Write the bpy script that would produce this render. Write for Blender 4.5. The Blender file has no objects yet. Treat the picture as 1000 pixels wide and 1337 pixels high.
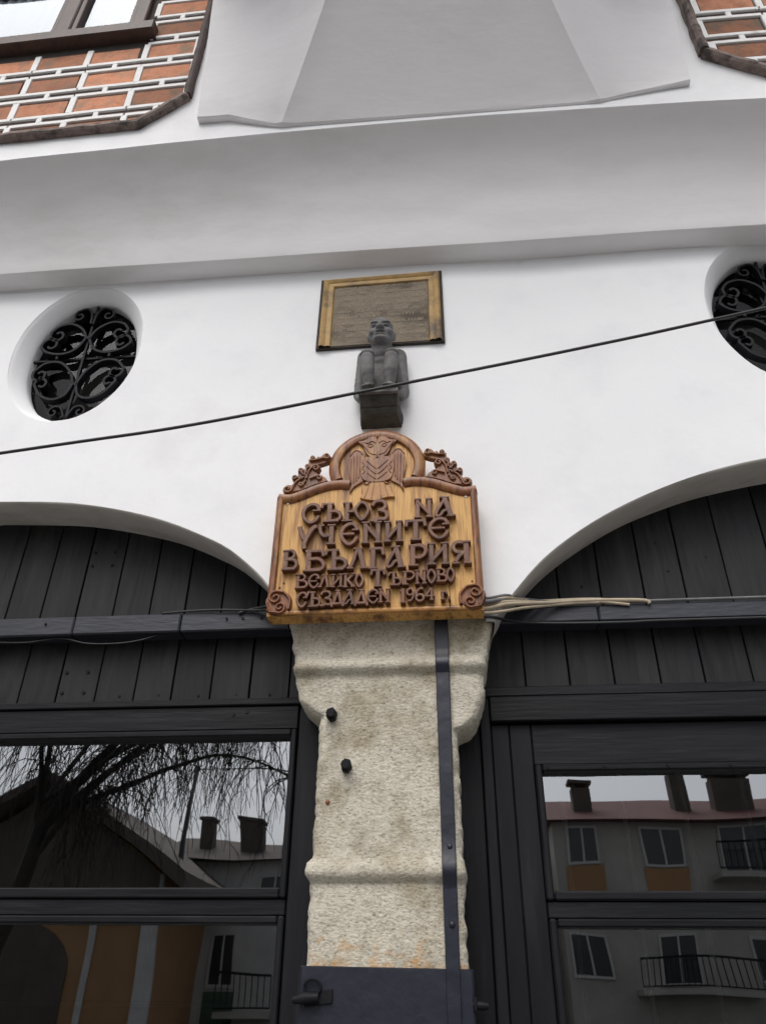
import bpy, bmesh, math, random
from mathutils import Vector, Matrix, noise
from mathutils.geometry import delaunay_2d_cdt
random.seed(7)
R = math.radians
S = bpy.context.scene
COL = S.collection

# ------------------------------------------------------------------ camera
cam_d = bpy.data.cameras.new('camera'); cam = bpy.data.objects.new('camera', cam_d); COL.objects.link(cam)
S.camera = cam
pitch, yaw, roll = R(32.3), R(5.65), R(0.65)
fwd = Vector((-math.sin(yaw)*math.cos(pitch), math.cos(yaw)*math.cos(pitch), math.sin(pitch)))
rt0 = Vector((math.cos(yaw), math.sin(yaw), 0)); up0 = rt0.cross(fwd)
rt = math.cos(roll)*rt0 + math.sin(roll)*up0; up = rt.cross(fwd)
M = Matrix((rt, up, -fwd)).transposed().to_4x4(); M.translation = (0, -2.8, 1.6)
cam.matrix_world = M
cam_d.sensor_fit = 'VERTICAL'; cam_d.sensor_height = 34.6; cam_d.lens = 34.6*1004/1337
cam_d.clip_start = .05; cam_d.clip_end = 500

# ------------------------------------------------------------------ overcast sky and soft sun
SUN_EL, SUN_AZ = R(56), R(193)
W = bpy.data.worlds.new('World'); S.world = W; W.use_nodes = True
nt = W.node_tree; nt.nodes.clear()
sky = nt.nodes.new('ShaderNodeTexSky'); sky.sky_type = 'NISHITA'; sky.sun_disc = False
sky.sun_elevation = SUN_EL; sky.sun_rotation = SUN_AZ; sky.dust_density = 4.0; sky.air_density = 1.0
hs = nt.nodes.new('ShaderNodeHueSaturation'); hs.inputs['Saturation'].default_value = .28
bg = nt.nodes.new('ShaderNodeBackground'); bg.inputs['Strength'].default_value = .13
wo = nt.nodes.new('ShaderNodeOutputWorld')
nt.links.new(sky.outputs[0], hs.inputs['Color']); nt.links.new(hs.outputs[0], bg.inputs[0]); nt.links.new(bg.outputs[0], wo.inputs[0])
sd = bpy.data.lights.new('sun', 'SUN'); sd.energy = 1.35; sd.angle = R(45); sd.color = (1, .98, .95)
so = bpy.data.objects.new('sun', sd); COL.objects.link(so)
sdir = Vector((math.sin(SUN_AZ)*math.cos(SUN_EL), math.cos(SUN_AZ)*math.cos(SUN_EL), math.sin(SUN_EL)))
so.rotation_euler = (-sdir).to_track_quat('-Z', 'Y').to_euler(); so.location = (-4, -10, 14)
vs = S.view_settings
vs.view_transform = 'Standard'; vs.look = 'None'; vs.gamma = 1; vs.use_curve_mapping = False; vs.exposure = 0.38
S.render.engine = 'CYCLES'

# ------------------------------------------------------------------ materials
def ramp(nt, stops):
    n = nt.nodes.new('ShaderNodeValToRGB'); e = n.color_ramp.elements
    while len(e) < len(stops): e.new(.5)
    for el, (p, c) in zip(e, stops): el.position = p; el.color = (*c, 1)
    return n
def mat(name, cols, rough=.8, scale=6, stretch=(1, 1, 1), detail=6, bump=0, bscale=None, bdist=.01, stain=None, sscale=1.2, sthr=(.5, .7), rnd=0, metal=0, spec=.5, bstretch=None, distortion=0):
    """noise coloured surface with bump, optional stains, optional variation from piece to piece"""
    m = bpy.data.materials.new(name); m.use_nodes = True; nt = m.node_tree; nt.nodes.clear()
    L = nt.links.new; N = nt.nodes.new
    out = N('ShaderNodeOutputMaterial'); b = N('ShaderNodeBsdfPrincipled'); L(b.outputs[0], out.inputs[0])
    b.inputs['Roughness'].default_value = rough; b.inputs['Metallic'].default_value = metal
    b.inputs['Specular IOR Level'].default_value = spec
    tc = N('ShaderNodeTexCoord'); mp = N('ShaderNodeMapping'); mp.inputs['Scale'].default_value = stretch
    oi = N('ShaderNodeObjectInfo')
    if rnd:
        ad = N('ShaderNodeVectorMath'); ad.operation = 'MULTIPLY_ADD'; ad.inputs[1].default_value = (1, 1, 1)
        sc = N('ShaderNodeVectorMath'); sc.operation = 'SCALE'; sc.inputs[0].default_value = (13.1, 7.7, 19.3); L(oi.outputs['Random'], sc.inputs['Scale'])
        L(tc.outputs['Object'], ad.inputs[0]); L(sc.outputs[0], ad.inputs[2]); L(ad.outputs[0], mp.inputs[0])
    else: L(tc.outputs['Object'], mp.inputs[0])
    n1 = N('ShaderNodeTexNoise'); n1.inputs['Scale'].default_value = scale; n1.inputs['Detail'].default_value = detail; n1.inputs['Roughness'].default_value = .62; n1.inputs['Distortion'].default_value = distortion
    L(mp.outputs[0], n1.inputs['Vector'])
    k = len(cols); rp = ramp(nt, [(.3 + .4*i/max(1, k-1), c) for i, c in enumerate(cols)]); L(n1.outputs[0], rp.inputs[0])
    col = rp.outputs[0]
    if stain:
        n2 = N('ShaderNodeTexNoise'); n2.inputs['Scale'].default_value = sscale; n2.inputs['Detail'].default_value = 8; n2.inputs['Roughness'].default_value = .65
        L(mp.outputs[0], n2.inputs['Vector'])
        r2 = ramp(nt, [(sthr[0], (0, 0, 0)), (sthr[1], (1, 1, 1))]); L(n2.outputs[0], r2.inputs[0])
        mx = N('ShaderNodeMix'); mx.data_type = 'RGBA'; L(r2.outputs[0], mx.inputs[0]); L(col, mx.inputs[6]); mx.inputs[7].default_value = (*stain, 1); col = mx.outputs[2]
    if rnd:
        hv = N('ShaderNodeHueSaturation'); mr = N('ShaderNodeMapRange'); mr.inputs[3].default_value = 1-rnd; mr.inputs[4].default_value = 1+rnd
        L(oi.outputs['Random'], mr.inputs[0]); L(mr.outputs[0], hv.inputs['Value']); L(col, hv.inputs['Color']); col = hv.outputs[0]
    L(col, b.inputs['Base Color'])
    if bump:
        n3 = N('ShaderNodeTexNoise'); n3.inputs['Scale'].default_value = bscale or scale*4; n3.inputs['Detail'].default_value = 5
        if bstretch:
            m2 = N('ShaderNodeMapping'); m2.inputs['Scale'].default_value = bstretch; L(tc.outputs['Object'], m2.inputs[0]); L(m2.outputs[0], n3.inputs['Vector'])
        else: L(mp.outputs[0], n3.inputs['Vector'])
        bp = N('ShaderNodeBump'); bp.inputs['Strength'].default_value = bump; bp.inputs['Distance'].default_value = bdist
        L(n3.outputs[0], bp.inputs['Height']); L(bp.outputs[0], b.inputs['Normal'])
    return m
def glass(name, ior, tint=(.95, .97, 1), wavy=.25):
    m = bpy.data.materials.new(name); m.use_nodes = True; nt = m.node_tree; nt.nodes.clear(); L = nt.links.new; N = nt.nodes.new
    out = N('ShaderNodeOutputMaterial'); mx = N('ShaderNodeMixShader'); fr = N('ShaderNodeFresnel'); fr.inputs[0].default_value = ior
    tr = N('ShaderNodeBsdfTransparent'); tr.inputs[0].default_value = (.82, .85, .84, 1); gl = N('ShaderNodeBsdfGlossy'); gl.inputs['Roughness'].default_value = .012; gl.inputs[0].default_value = (*tint, 1)
    tc = N('ShaderNodeTexCoord'); no = N('ShaderNodeTexNoise'); no.inputs['Scale'].default_value = 1.6; no.inputs['Detail'].default_value = 1
    bp = N('ShaderNodeBump'); bp.inputs['Strength'].default_value = wavy; bp.inputs['Distance'].default_value = .012
    L(tc.outputs['Object'], no.inputs['Vector']); L(no.outputs[0], bp.inputs['Height']); L(bp.outputs[0], gl.inputs['Normal'])
    L(fr.outputs[0], mx.inputs[0]); L(tr.outputs[0], mx.inputs[1]); L(gl.outputs[0], mx.inputs[2]); L(mx.outputs[0], out.inputs[0])
    return m
m_plaster = mat('white_plaster', [(.76, .76, .78), (.82, .82, .83), (.80, .80, .82)], .9, 2.2, bump=.25, bscale=26, bdist=.004, stain=(.70, .69, .70), sscale=1.1, sthr=(.56, .8))
m_cove = mat('cornice_plaster', [(.755, .735, .745), (.82, .805, .815), (.785, .765, .775)], .9, 1.7, stretch=(.6, 1, 1.6), bump=.3, bscale=20, bdist=.004, stain=(.68, .645, .645), sscale=.9, sthr=(.55, .75))
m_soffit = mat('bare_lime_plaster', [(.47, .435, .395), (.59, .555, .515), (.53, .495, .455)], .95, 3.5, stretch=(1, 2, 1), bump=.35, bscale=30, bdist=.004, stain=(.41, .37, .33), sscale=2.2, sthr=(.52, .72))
m_brick = mat('brick', [(.28, .11, .06), (.44, .19, .105), (.36, .145, .08)], .92, 9, bump=.6, bscale=45, bdist=.006, stain=(.24, .15, .10), sscale=7, sthr=(.50, .64), rnd=.45)
m_tile = mat('thin_tile', [(.05, .03, .025), (.09, .045, .035)], .92, 12, bump=.5, bdist=.004, rnd=.3)
m_joint = mat('recessed_joint', [(.035, .03, .028), (.06, .05, .045)], .95, 12)
m_rib = mat('white_pointing', [(.76, .75, .74), (.84, .83, .82)], .92, 9, bump=.5, bscale=40, bdist=.005, stain=(.50, .46, .42), sscale=5, sthr=(.62, .74))
m_border = mat('weathered_border', [(.12, .09, .08), (.22, .17, .15), (.15, .105, .10)], .95, 14, bump=.9, bscale=30, bdist=.01, stain=(.06, .05, .045), sscale=9, sthr=(.5, .62))
m_darkborder = mat('dark_border_wood', [(.045, .03, .028), (.08, .055, .05)], .85, 14, bump=.6, bdist=.005)
m_winwood = mat('brown_window_wood', [(.030, .015, .012), (.062, .030, .020), (.018, .011, .009)], .6, 10, stretch=(1, 1, .3), bump=.5, bdist=.004)
m_curtain = mat('white_curtain', [(.52, .57, .65), (.60, .65, .73)], .9, 3, stretch=(6, 1, .3))
m_glass = glass('window_glass', 4.2)
m_oglass = glass('old_dark_glass', 1.24, wavy=.02)
m_wglass = glass('upper_window_glass', 1.42)
m_board = mat('black_painted_board', [(.005, .005, .0065), (.017, .0165, .018), (.009, .009, .0105)], .55, 3.2, stretch=(5, 5, .55), bump=.55, bscale=9, bdist=.004, bstretch=(6, 6, .5), stain=(.038, .036, .034), sscale=1.4, sthr=(.5, .75), rnd=.35, distortion=.8, spec=.24)
m_paint = mat('black_painted_joinery', [(.004, .0044, .006), (.010, .0105, .013)], .5, 4, stretch=(.6, 4, 6), bump=.5, bscale=8, bdist=.003, bstretch=(.8, 6, 9), stain=(.020, .020, .023), sscale=2, sthr=(.55, .78), rnd=.25, spec=.22)
m_paintv = mat('black_painted_stile', [(.004, .0044, .006), (.010, .0105, .013)], .5, 4, stretch=(6, 4, .6), bump=.5, bscale=8, bdist=.003, bstretch=(9, 6, .8), stain=(.020, .020, .023), sscale=2, sthr=(.55, .78), rnd=.25, spec=.22)
m_beam = mat('beam_paint', [(.015, .0165, .025), (.028, .030, .042)], .55, 6, stretch=(.7, 3, 3), bump=.5, bdist=.004, rnd=.12)
m_iron = mat('black_iron', [(.004, .004, .006), (.009, .009, .012)], .6, 20, bump=.4, bdist=.002, metal=.0, spec=.2)
m_navy = mat('navy_painted_iron', [(.004, .006, .014), (.009, .011, .022), (.006, .008, .017)], .45, 11, bump=.6, bscale=16, bdist=.005, stain=(.015, .018, .030), sscale=7, sthr=(.6, .72))
m_stone = mat('pale_limestone', [(.36, .33, .265), (.53, .495, .415), (.45, .415, .34)], .95, 8, bump=.7, bscale=95, bdist=.006, bstretch=(.7, 1, 1.25), stain=(.27, .225, .145), sscale=3.0, sthr=(.50, .66))
def stone_wear(m):
    """tooling pits and orange lichen that gathers above the iron plate"""
    nt = m.node_tree; N = nt.nodes.new; L = nt.links.new; b = [n for n in nt.nodes if n.type == 'BSDF_PRINCIPLED'][0]
    src = b.inputs['Base Color'].links[0].from_socket; tc = N('ShaderNodeTexCoord')
    mp = N('ShaderNodeMapping'); mp.inputs['Scale'].default_value = (.7, 1, 1.2); L(tc.outputs['Object'], mp.inputs[0])
    n = N('ShaderNodeTexNoise'); n.inputs['Scale'].default_value = 120; n.inputs['Detail'].default_value = 4; n.inputs['Roughness'].default_value = .7; L(mp.outputs[0], n.inputs['Vector'])
    r = ramp(nt, [(.32, (.45, .42, .37)), (.46, (.92, .91, .90)), (.62, (1.08, 1.08, 1.08))]); L(n.outputs[0], r.inputs[0])
    mx = N('ShaderNodeMix'); mx.data_type = 'RGBA'; mx.blend_type = 'MULTIPLY'; mx.inputs[0].default_value = 1; L(src, mx.inputs[6]); L(r.outputs[0], mx.inputs[7])
    sp = N('ShaderNodeSeparateXYZ'); L(tc.outputs['Object'], sp.inputs[0])
    mr = N('ShaderNodeMapRange'); mr.inputs[1].default_value = 1.86; mr.inputs[2].default_value = 1.68; mr.inputs[3].default_value = -.10; mr.inputs[4].default_value = .14; L(sp.outputs['Z'], mr.inputs[0])
    n2 = N('ShaderNodeTexNoise'); n2.inputs['Scale'].default_value = 22; n2.inputs['Detail'].default_value = 9; n2.inputs['Roughness'].default_value = .7; L(tc.outputs['Object'], n2.inputs['Vector'])
    ad = N('ShaderNodeMath'); ad.operation = 'ADD'; L(n2.outputs[0], ad.inputs[0]); L(mr.outputs[0], ad.inputs[1])
    r2 = ramp(nt, [(.58, (0, 0, 0)), (.76, (.75, .75, .75))]); L(ad.outputs[0], r2.inputs[0])
    m2 = N('ShaderNodeMix'); m2.data_type = 'RGBA'; L(r2.outputs[0], m2.inputs[0]); L(mx.outputs[2], m2.inputs[6]); m2.inputs[7].default_value = (.45, .22, .05, 1)
    L(m2.outputs[2], b.inputs['Base Color'])
stone_wear(m_stone)
m_gold = mat('golden_field_wood', [(.27, .105, .022), (.63, .355, .105), (.53, .27, .066)], .55, 3.4, stretch=(9, 4, .8), bump=.45, bscale=7, bdist=.003, bstretch=(22, 6, 1.2), stain=(.14, .048, .018), sscale=1.7, sthr=(.51, .64), distortion=.6)
def streaks(m, col, sc=(30, 6, .9), lo=.56, hi=.68):
    nt = m.node_tree; N = nt.nodes.new; L = nt.links.new; b = [n for n in nt.nodes if n.type == 'BSDF_PRINCIPLED'][0]
    src = b.inputs['Base Color'].links[0].from_socket; tc = N('ShaderNodeTexCoord'); mp = N('ShaderNodeMapping'); mp.inputs['Scale'].default_value = sc; L(tc.outputs['Object'], mp.inputs[0])
    n = N('ShaderNodeTexNoise'); n.inputs['Scale'].default_value = 5; n.inputs['Detail'].default_value = 5; L(mp.outputs[0], n.inputs['Vector'])
    r = ramp(nt, [(lo, (0, 0, 0)), (hi, (.8, .8, .8))]); L(n.outputs[0], r.inputs[0]); mx = N('ShaderNodeMix'); mx.data_type = 'RGBA'
    L(r.outputs[0], mx.inputs[0]); L(src, mx.inputs[6]); mx.inputs[7].default_value = (*col, 1); L(mx.outputs[2], b.inputs['Base Color'])
streaks(m_gold, (.17, .07, .022), lo=.54)
m_brown = mat('brown_carved_wood', [(.095, .028, .010), (.235, .082, .026), (.145, .046, .015)], .45, 5, stretch=(4, 4, 1.2), bump=.5, bscale=9, bdist=.003, bstretch=(14, 8, 2), stain=(.34, .165, .045), sscale=3.2, sthr=(.53, .68))
streaks(m_brown, (.05, .02, .012), (16, 10, 2.2), .54, .66)
m_letter = mat('letter_wood', [(.055, .019, .010), (.145, .055, .028), (.085, .030, .016)], .5, 8, stretch=(3, 3, 1), bump=.5, bscale=20, bdist=.002, stain=(.22, .12, .07), sscale=14, sthr=(.55, .68), rnd=.18)
m_honey = mat('honey_wood', [(.34, .15, .035), (.46, .22, .055), (.25, .095, .025)], .45, 4, stretch=(3, 3, 1.5), bump=.4, bdist=.003, stain=(.12, .05, .025), sscale=5, sthr=(.52, .68))
m_statue = mat('grey_stone', [(.105, .10, .10), (.16, .155, .155), (.125, .118, .118)], .85, 12, bump=.6, bscale=55, bdist=.004, stain=(.085, .075, .066), sscale=5, sthr=(.52, .68))
m_ped = mat('dark_stone', [(.028, .025, .022), (.062, .057, .050), (.04, .037, .032)], .95, 10, bump=.9, bscale=30, bdist=.008, stain=(.025, .024, .02), sscale=7, sthr=(.5, .66))  # near-black stone for the whole corbel, darker than the figure
m_plaqf = mat('bronze_frame', [(.28, .165, .05), (.40, .25, .085), (.20, .115, .045)], .6, 9, bump=.5, bdist=.004, stain=(.11, .075, .045), sscale=6, sthr=(.5, .66))
m_plaq = mat('inscribed_slab', [(.135, .108, .075), (.22, .178, .128), (.165, .13, .092)], .85, 10, stretch=(1, 1, 2), bump=.7, bscale=60, bdist=.004, stain=(.08, .062, .045), sscale=4, sthr=(.5, .68))
m_glyph = mat('raised_inscription', [(.24, .198, .145), (.30, .25, .185)], .8, 20)
m_gap_hole = mat('shadow_gap_and_hole', [(.03, .024, .02), (.055, .045, .04)], .9, 14, bump=.4)  # painted shade of the gap round the plaque; also the sign's nail holes
m_cable = mat('black_cable', [(.010, .010, .011), (.018, .018, .02)], .5, 20)
m_beige = mat('beige_cable', [(.36, .29, .20), (.46, .39, .29)], .6, 20)
m_grey = mat('grey_cable', [(.10, .10, .105), (.16, .16, .165)], .55, 20)
m_white = mat('white_painted_bar', [(.72, .73, .75), (.80, .81, .83)], .45, 9)
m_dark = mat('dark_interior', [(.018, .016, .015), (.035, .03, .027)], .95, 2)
m_asphalt = mat('asphalt', [(.055, .055, .057), (.09, .09, .09)], .95, 12, bump=.5)
m_pave = mat('grey_paving', [(.17, .165, .16), (.24, .235, .225)], .9, 3, bump=.3)
m_hwall = mat('grey_render', [(.30, .285, .25), (.42, .40, .355)], .9, .9)
m_horange = mat('orange_render', [(.30, .17, .08), (.37, .21, .10)], .9, 1.2)
m_hred = mat('red_roof', [(.10, .042, .038), (.15, .06, .052)], .9, 3, stretch=(1, 4, 4))
m_hdark = mat('dark_brown_roof', [(.07, .056, .047), (.11, .088, .073)], .9, 2)
m_hwhite = mat('white_trim', [(.42, .41, .385), (.52, .51, .48)], .9, 2)
m_hgreen = mat('green_panel', [(.05, .09, .065), (.07, .12, .085)], .8, 2)
m_bark = mat('bark', [(.022, .018, .015), (.04, .033, .027)], .95, 9, bump=.6)
m_hglass = mat('far_window_glass', [(.02, .022, .025), (.035, .038, .04)], .15, 2)

# ------------------------------------------------------------------ mesh helpers
class MB:
    def __init__(s): s.v = []; s.f = []
    def add(s, v, f):
        o = len(s.v); s.v += [tuple(p) for p in v]; s.f += [tuple(i+o for i in q) for q in f]
    def box(s, x0, x1, y0, y1, z0, z1, c=.0):
        if c <= 0:
            v = [(x, y, z) for x in (x0, x1) for y in (y0, y1) for z in (z0, z1)]
            s.add(v, [(0, 1, 3, 2), (4, 6, 7, 5), (0, 4, 5, 1), (2, 3, 7, 6), (0, 2, 6, 4), (1, 5, 7, 3)]); return
        bm = bmesh.new(); bmesh.ops.create_cube(bm, size=1)
        for v in bm.verts: v.co = Vector(((x0+x1)/2+v.co.x*(x1-x0), (y0+y1)/2+v.co.y*(y1-y0), (z0+z1)/2+v.co.z*(z1-z0)))
        bmesh.ops.bevel(bm, geom=bm.edges[:], offset=c, segments=1, affect='EDGES')
        bm.verts.index_update(); s.add([v.co for v in bm.verts], [[v.index for v in f.verts] for f in bm.faces]); bm.free()
    def prism(s, poly, yb, yf, c=0, jit=0):
        """outline in x,z; back at yb, front (towards the street) at yf, front edge chamfered by c"""
        n = len(poly); P = [Vector(p) for p in poly]
        A = sum(P[i].x*P[(i+1) % n].y-P[(i+1) % n].x*P[i].y for i in range(n))
        if A < 0: P.reverse()
        ins = []
        for i in range(n):
            a = (P[i]-P[i-1]); b = (P[(i+1) % n]-P[i])
            if a.length < 1e-7: a = b
            if b.length < 1e-7: b = a
            na = Vector((-a.y, a.x)).normalized(); nb = Vector((-b.y, b.x)).normalized(); m = na+nb
            m = m/max(.35, m.length_squared)*2*.5*1.0 if m.length > 1e-6 else na
            ins.append(P[i]+m*c*1.0)
        v = [(p.x, yb, p.y) for p in P]
        if c > 0:
            v += [(p.x, yf+c, p.y) for p in P]+[(p.x, yf, p.y) for p in ins]; k = 3
        else: v += [(p.x, yf, p.y) for p in P]; k = 2
        f = [tuple(range(n))[::-1]]
        for r in range(k-1):
            for i in range(n): j = (i+1) % n; f.append((r*n+i, r*n+j, (r+1)*n+j, (r+1)*n+i))
        f.append(tuple((k-1)*n+i for i in range(n)))
        s.add(v, f)
    def tube(s, path, r, n=6, cap=True):
        P = [Vector(p) for p in path]; N = len(P); rr = r if isinstance(r, (list, tuple)) else [r]*N
        v = []; f = []; u = None
        for i in range(N):
            t = (P[min(i+1, N-1)]-P[max(i-1, 0)]).normalized()
            if u is None: u = t.orthogonal().normalized()
            else:
                u = u-t*u.dot(t); u = u.normalized() if u.length > 1e-6 else t.orthogonal().normalized()
            w = t.cross(u)
            for k in range(n):
                a = 2*math.pi*k/n; v.append(P[i]+(u*math.cos(a)+w*math.sin(a))*rr[i])
        for i in range(N-1):
            for k in range(n): j = (k+1) % n; f.append((i*n+k, i*n+j, (i+1)*n+j, (i+1)*n+k))
        if cap: f.append(tuple(range(n))[::-1]); f.append(tuple((N-1)*n+k for k in range(n)))
        s.add(v, f)
    def sweep(s, path, prof, y=0, closed=False, wid=None):
        """path in x,z; profile of (offset across, depth y); caps the ends"""
        P = [Vector(p) for p in path]; N = len(P); k = len(prof); v = []; f = []
        for i in range(N):
            if closed: a = P[i]-P[i-1]; b = P[(i+1) % N]-P[i]
            else: a = P[i]-P[max(i-1, 0)]; b = P[min(i+1, N-1)]-P[i]
            if a.length < 1e-8: a = b
            if b.length < 1e-8: b = a
            na = Vector((-a.y, a.x)).normalized(); nb = Vector((-b.y, b.x)).normalized(); m = na+nb
            m = m/max(.6, m.length_squared)*2 if m.length > 1e-6 else na
            ws = wid[i] if wid else 1
            for (o, d) in prof: q = P[i]+m*o*ws; v.append((q.x, y+d*(ws if wid else 1), q.y))
        for i in range(N if closed else N-1):
            j = (i+1) % N
            for q in range(k): r = (q+1) % k; f.append((i*k+q, j*k+q, j*k+r, i*k+r))
        if not closed: f.append(tuple(range(k))); f.append(tuple((N-1)*k+q for q in range(k))[::-1])
        s.add(v, f)
    def ell(s, c, r, nu=16, nv=10, rot=None):
        v = []; f = []
        for j in range(nv+1):
            th = math.pi*j/nv
            for i in range(nu):
                ph = 2*math.pi*i/nu; p = Vector((math.sin(th)*math.cos(ph)*r[0], math.sin(th)*math.sin(ph)*r[1], math.cos(th)*r[2]))
                if rot: p = rot @ p
                v.append(p+Vector(c))
        for j in range(nv):
            for i in range(nu): k = (i+1) % nu; f.append((j*nu+i, (j+1)*nu+i, (j+1)*nu+k, j*nu+k))
        s.add(v, f)
    def cap(s, a, b, ra, rb):
        a = Vector(a); b = Vector(b); s.ell(a, (ra,)*3); s.ell(b, (rb,)*3)
        s.tube([a, a.lerp(b, .5), b], [ra, (ra+rb)/2, rb], 16)
    def build(s, name, material, parent=None, smooth=False, label=None, recalc=True, kind=None):
        me = bpy.data.meshes.new(name); me.from_pydata(s.v, [], s.f)
        if recalc:
            bm = bmesh.new(); bm.from_mesh(me); bmesh.ops.remove_doubles(bm, verts=bm.verts, dist=1e-6); bmesh.ops.recalc_face_normals(bm, faces=bm.faces); bm.to_mesh(me); bm.free()
        me.materials.append(material)
        if smooth is True: me.polygons.foreach_set('use_smooth', [True]*len(me.polygons))
        elif smooth: me.shade_smooth() if False else None
        o = bpy.data.objects.new(name, me); COL.objects.link(o)
        if smooth == 'auto':
            me.polygons.foreach_set('use_smooth', [True]*len(me.polygons))
            try: me.set_sharp_from_angle(angle=R(38))
            except Exception: pass
        if parent is not None: attach(o, parent)
        if label: o['label'] = label
        if kind: o['kind'] = kind
        return o
def sheet(x0, x1, y, z0, z1, mtl, parent):
    me = bpy.data.meshes.new('pane'); me.from_pydata([(x0, y, z0), (x1, y, z0), (x1, y, z1), (x0, y, z1)], [], [(0, 1, 2, 3)]); me.materials.append(mtl)
    o = bpy.data.objects.new('pane', me); COL.objects.link(o); attach(o, parent); return o
def attach(o, p):
    o.parent = p
    o.matrix_parent_inverse = p.matrix_basis.inverted() if p.type == 'EMPTY' else Matrix()
def thing(name, label, cat, loc, group=None):
    o = bpy.data.objects.new(name, None); COL.objects.link(o); o.location = loc; o.empty_display_size = .2
    o.matrix_basis = Matrix.Translation(loc)
    o['label'] = label; o['category'] = cat
    if group: o['group'] = group
    return o
def tag(o, label, cat, group=None):
    o['label'] = label; o['category'] = cat
    if group: o['group'] = group
    return o
def struct(o): o['kind'] = 'structure'; return o
def cat_rom(pts, n=8, closed=False):
    P = [Vector(p) for p in pts]; N = len(P); out = []
    for i in range(N if closed else N-1):
        g = lambda k: P[k % N] if closed else P[max(0, min(N-1, k))]
        a, b, c, d = g(i-1), g(i), g(i+1), g(i+2)
        for k in range(n):
            t = k/n; out.append(.5*((2*b)+(c-a)*t+(2*a-5*b+4*c-d)*t*t+(3*b-a-3*c+d)*t**3))
    if not closed: out.append(P[-1].copy())
    return out
def resample(P, step):
    out = [P[0]]; acc = 0
    for a, b in zip(P, P[1:]):
        l = (b-a).length; acc += l
        if acc >= step: out.append(b); acc = 0
    if (out[-1]-P[-1]).length > 1e-6: out.append(P[-1])
    return out
def nz(x, y, z): return noise.noise(Vector((x, y, z)))
def clip(poly, nx, nz_, d):
    """keep the half-plane nx*x+nz*z <= d"""
    out = []
    for i in range(len(poly)):
        a = poly[i-1]; b = poly[i]; fa = a[0]*nx+a[1]*nz_-d; fb = b[0]*nx+b[1]*nz_-d
        if (fa <= 0) != (fb <= 0): t = fa/(fa-fb); out.append((a[0]+(b[0]-a[0])*t, a[1]+(b[1]-a[1])*t))
        if fb <= 0: out.append(b)
    return out

# ================================================================== the setting
g = MB(); g.box(-150, 150, -200, 40, -.5, -.12); struct(g.build('ground', m_asphalt))
g = MB(); g.box(-40, 40, -6.2, -.0, -.119, 0, .01); struct(g.build('pavement', m_pave))
g = MB(); g.box(-40, 40, -6.4, -6.2, -.119, .015, .015); struct(g.build('kerb', m_pave))
g = MB(); g.box(-40, 40, -13.3, -11.9, -.119, 0, .01); struct(g.build('pavement_far', m_pave))

# ================================================================== the house
house = thing('house', 'old white plastered house with arched dark shop fronts, brick upper panels and overhanging cornice', 'house', (-.25, .1, 0))
def disp(x, z): return .009*nz(x*1.1, 3, z*1.1)+.003*nz(x*4, 9, z*4)
def mirror(P, cx): return P+[Vector((2*cx-p.x, p.y)) for p in reversed(P[:-1])]
archL = mirror(cat_rom([(-.655, 2.87), (-.70, 2.955), (-.758, 3.055), (-.87, 3.168), (-1.009, 3.268), (-1.306, 3.402), (-1.70, 3.498), (-2.15, 3.525)], 6), -2.15)
archR = mirror(cat_rom([(.163, 2.85), (.195, 2.90), (.236, 2.957), (.415, 3.152), (.693, 3.343), (1.035, 3.49), (1.369, 3.57), (1.75, 3.60)], 6), 1.75)
archL = resample(archL, .03); archR = resample(archR, .03)
OV = [(-1.905, 4.465, .352, .482), (1.662, 4.475, .352, .482)]
def oval(cx, cz, a, b, n=64): return [Vector((cx+a*math.cos(2*math.pi*i/n)*(1+.012*nz(i*.3, cx, 0)), cz+b*math.sin(2*math.pi*i/n)*(1+.012*nz(i*.3, 5, cx)))) for i in range(n)]
ovals = [oval(*o) for o in OV]
X0, X1, ZT = -4.4, 4.1, 5.0
def in_poly(x, z, P):
    c = False; n = len(P)
    for i in range(n):
        a, b = P[i-1], P[i]
        if (a.y > z) != (b.y > z) and x < (b.x-a.x)*(z-a.y)/(b.y-a.y)+a.x: c = not c
    return c
outer = [Vector((X0, 0)), Vector((archL[-1].x, 0))]+list(reversed(archL))+archR+[Vector((archR[-1].x, 0)), Vector((X1, 0)), Vector((X1, ZT)), Vector((X0, ZT))]
vs2 = []; es = []
for loop in [outer]+ovals:
    o = len(vs2); vs2 += loop; es += [(o+i, o+(i+1) % len(loop)) for i in range(len(loop))]
gx = X0+.05
while gx < X1:
    gz = 2.9
    while gz < ZT-.02:
        p = Vector((gx+random.uniform(-.008, .008), gz+random.uniform(-.008, .008)))
        if in_poly(p.x, p.y, outer) and not any(in_poly(p.x, p.y, q) for q in ovals):
            if min((p-q).length for L in (archL, archR, *ovals) for q in L[::2]) > .025: vs2.append(p)
        gz += .055
    gx += .055
rv, re_, rf, *_ = delaunay_2d_cdt(vs2, es, [], 0, 1e-5)
w = MB(); w.v = [(p.x, disp(p.x, p.y), p.y) for p in rv]
for t in rf:
    c = sum((rv[i] for i in t), Vector((0, 0)))/len(t)
    if in_poly(c.x, c.y, outer) and not any(in_poly(c.x, c.y, q) for q in ovals): w.f.append(tuple(t))
w.build('wall', m_plaster, house, True)
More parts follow.
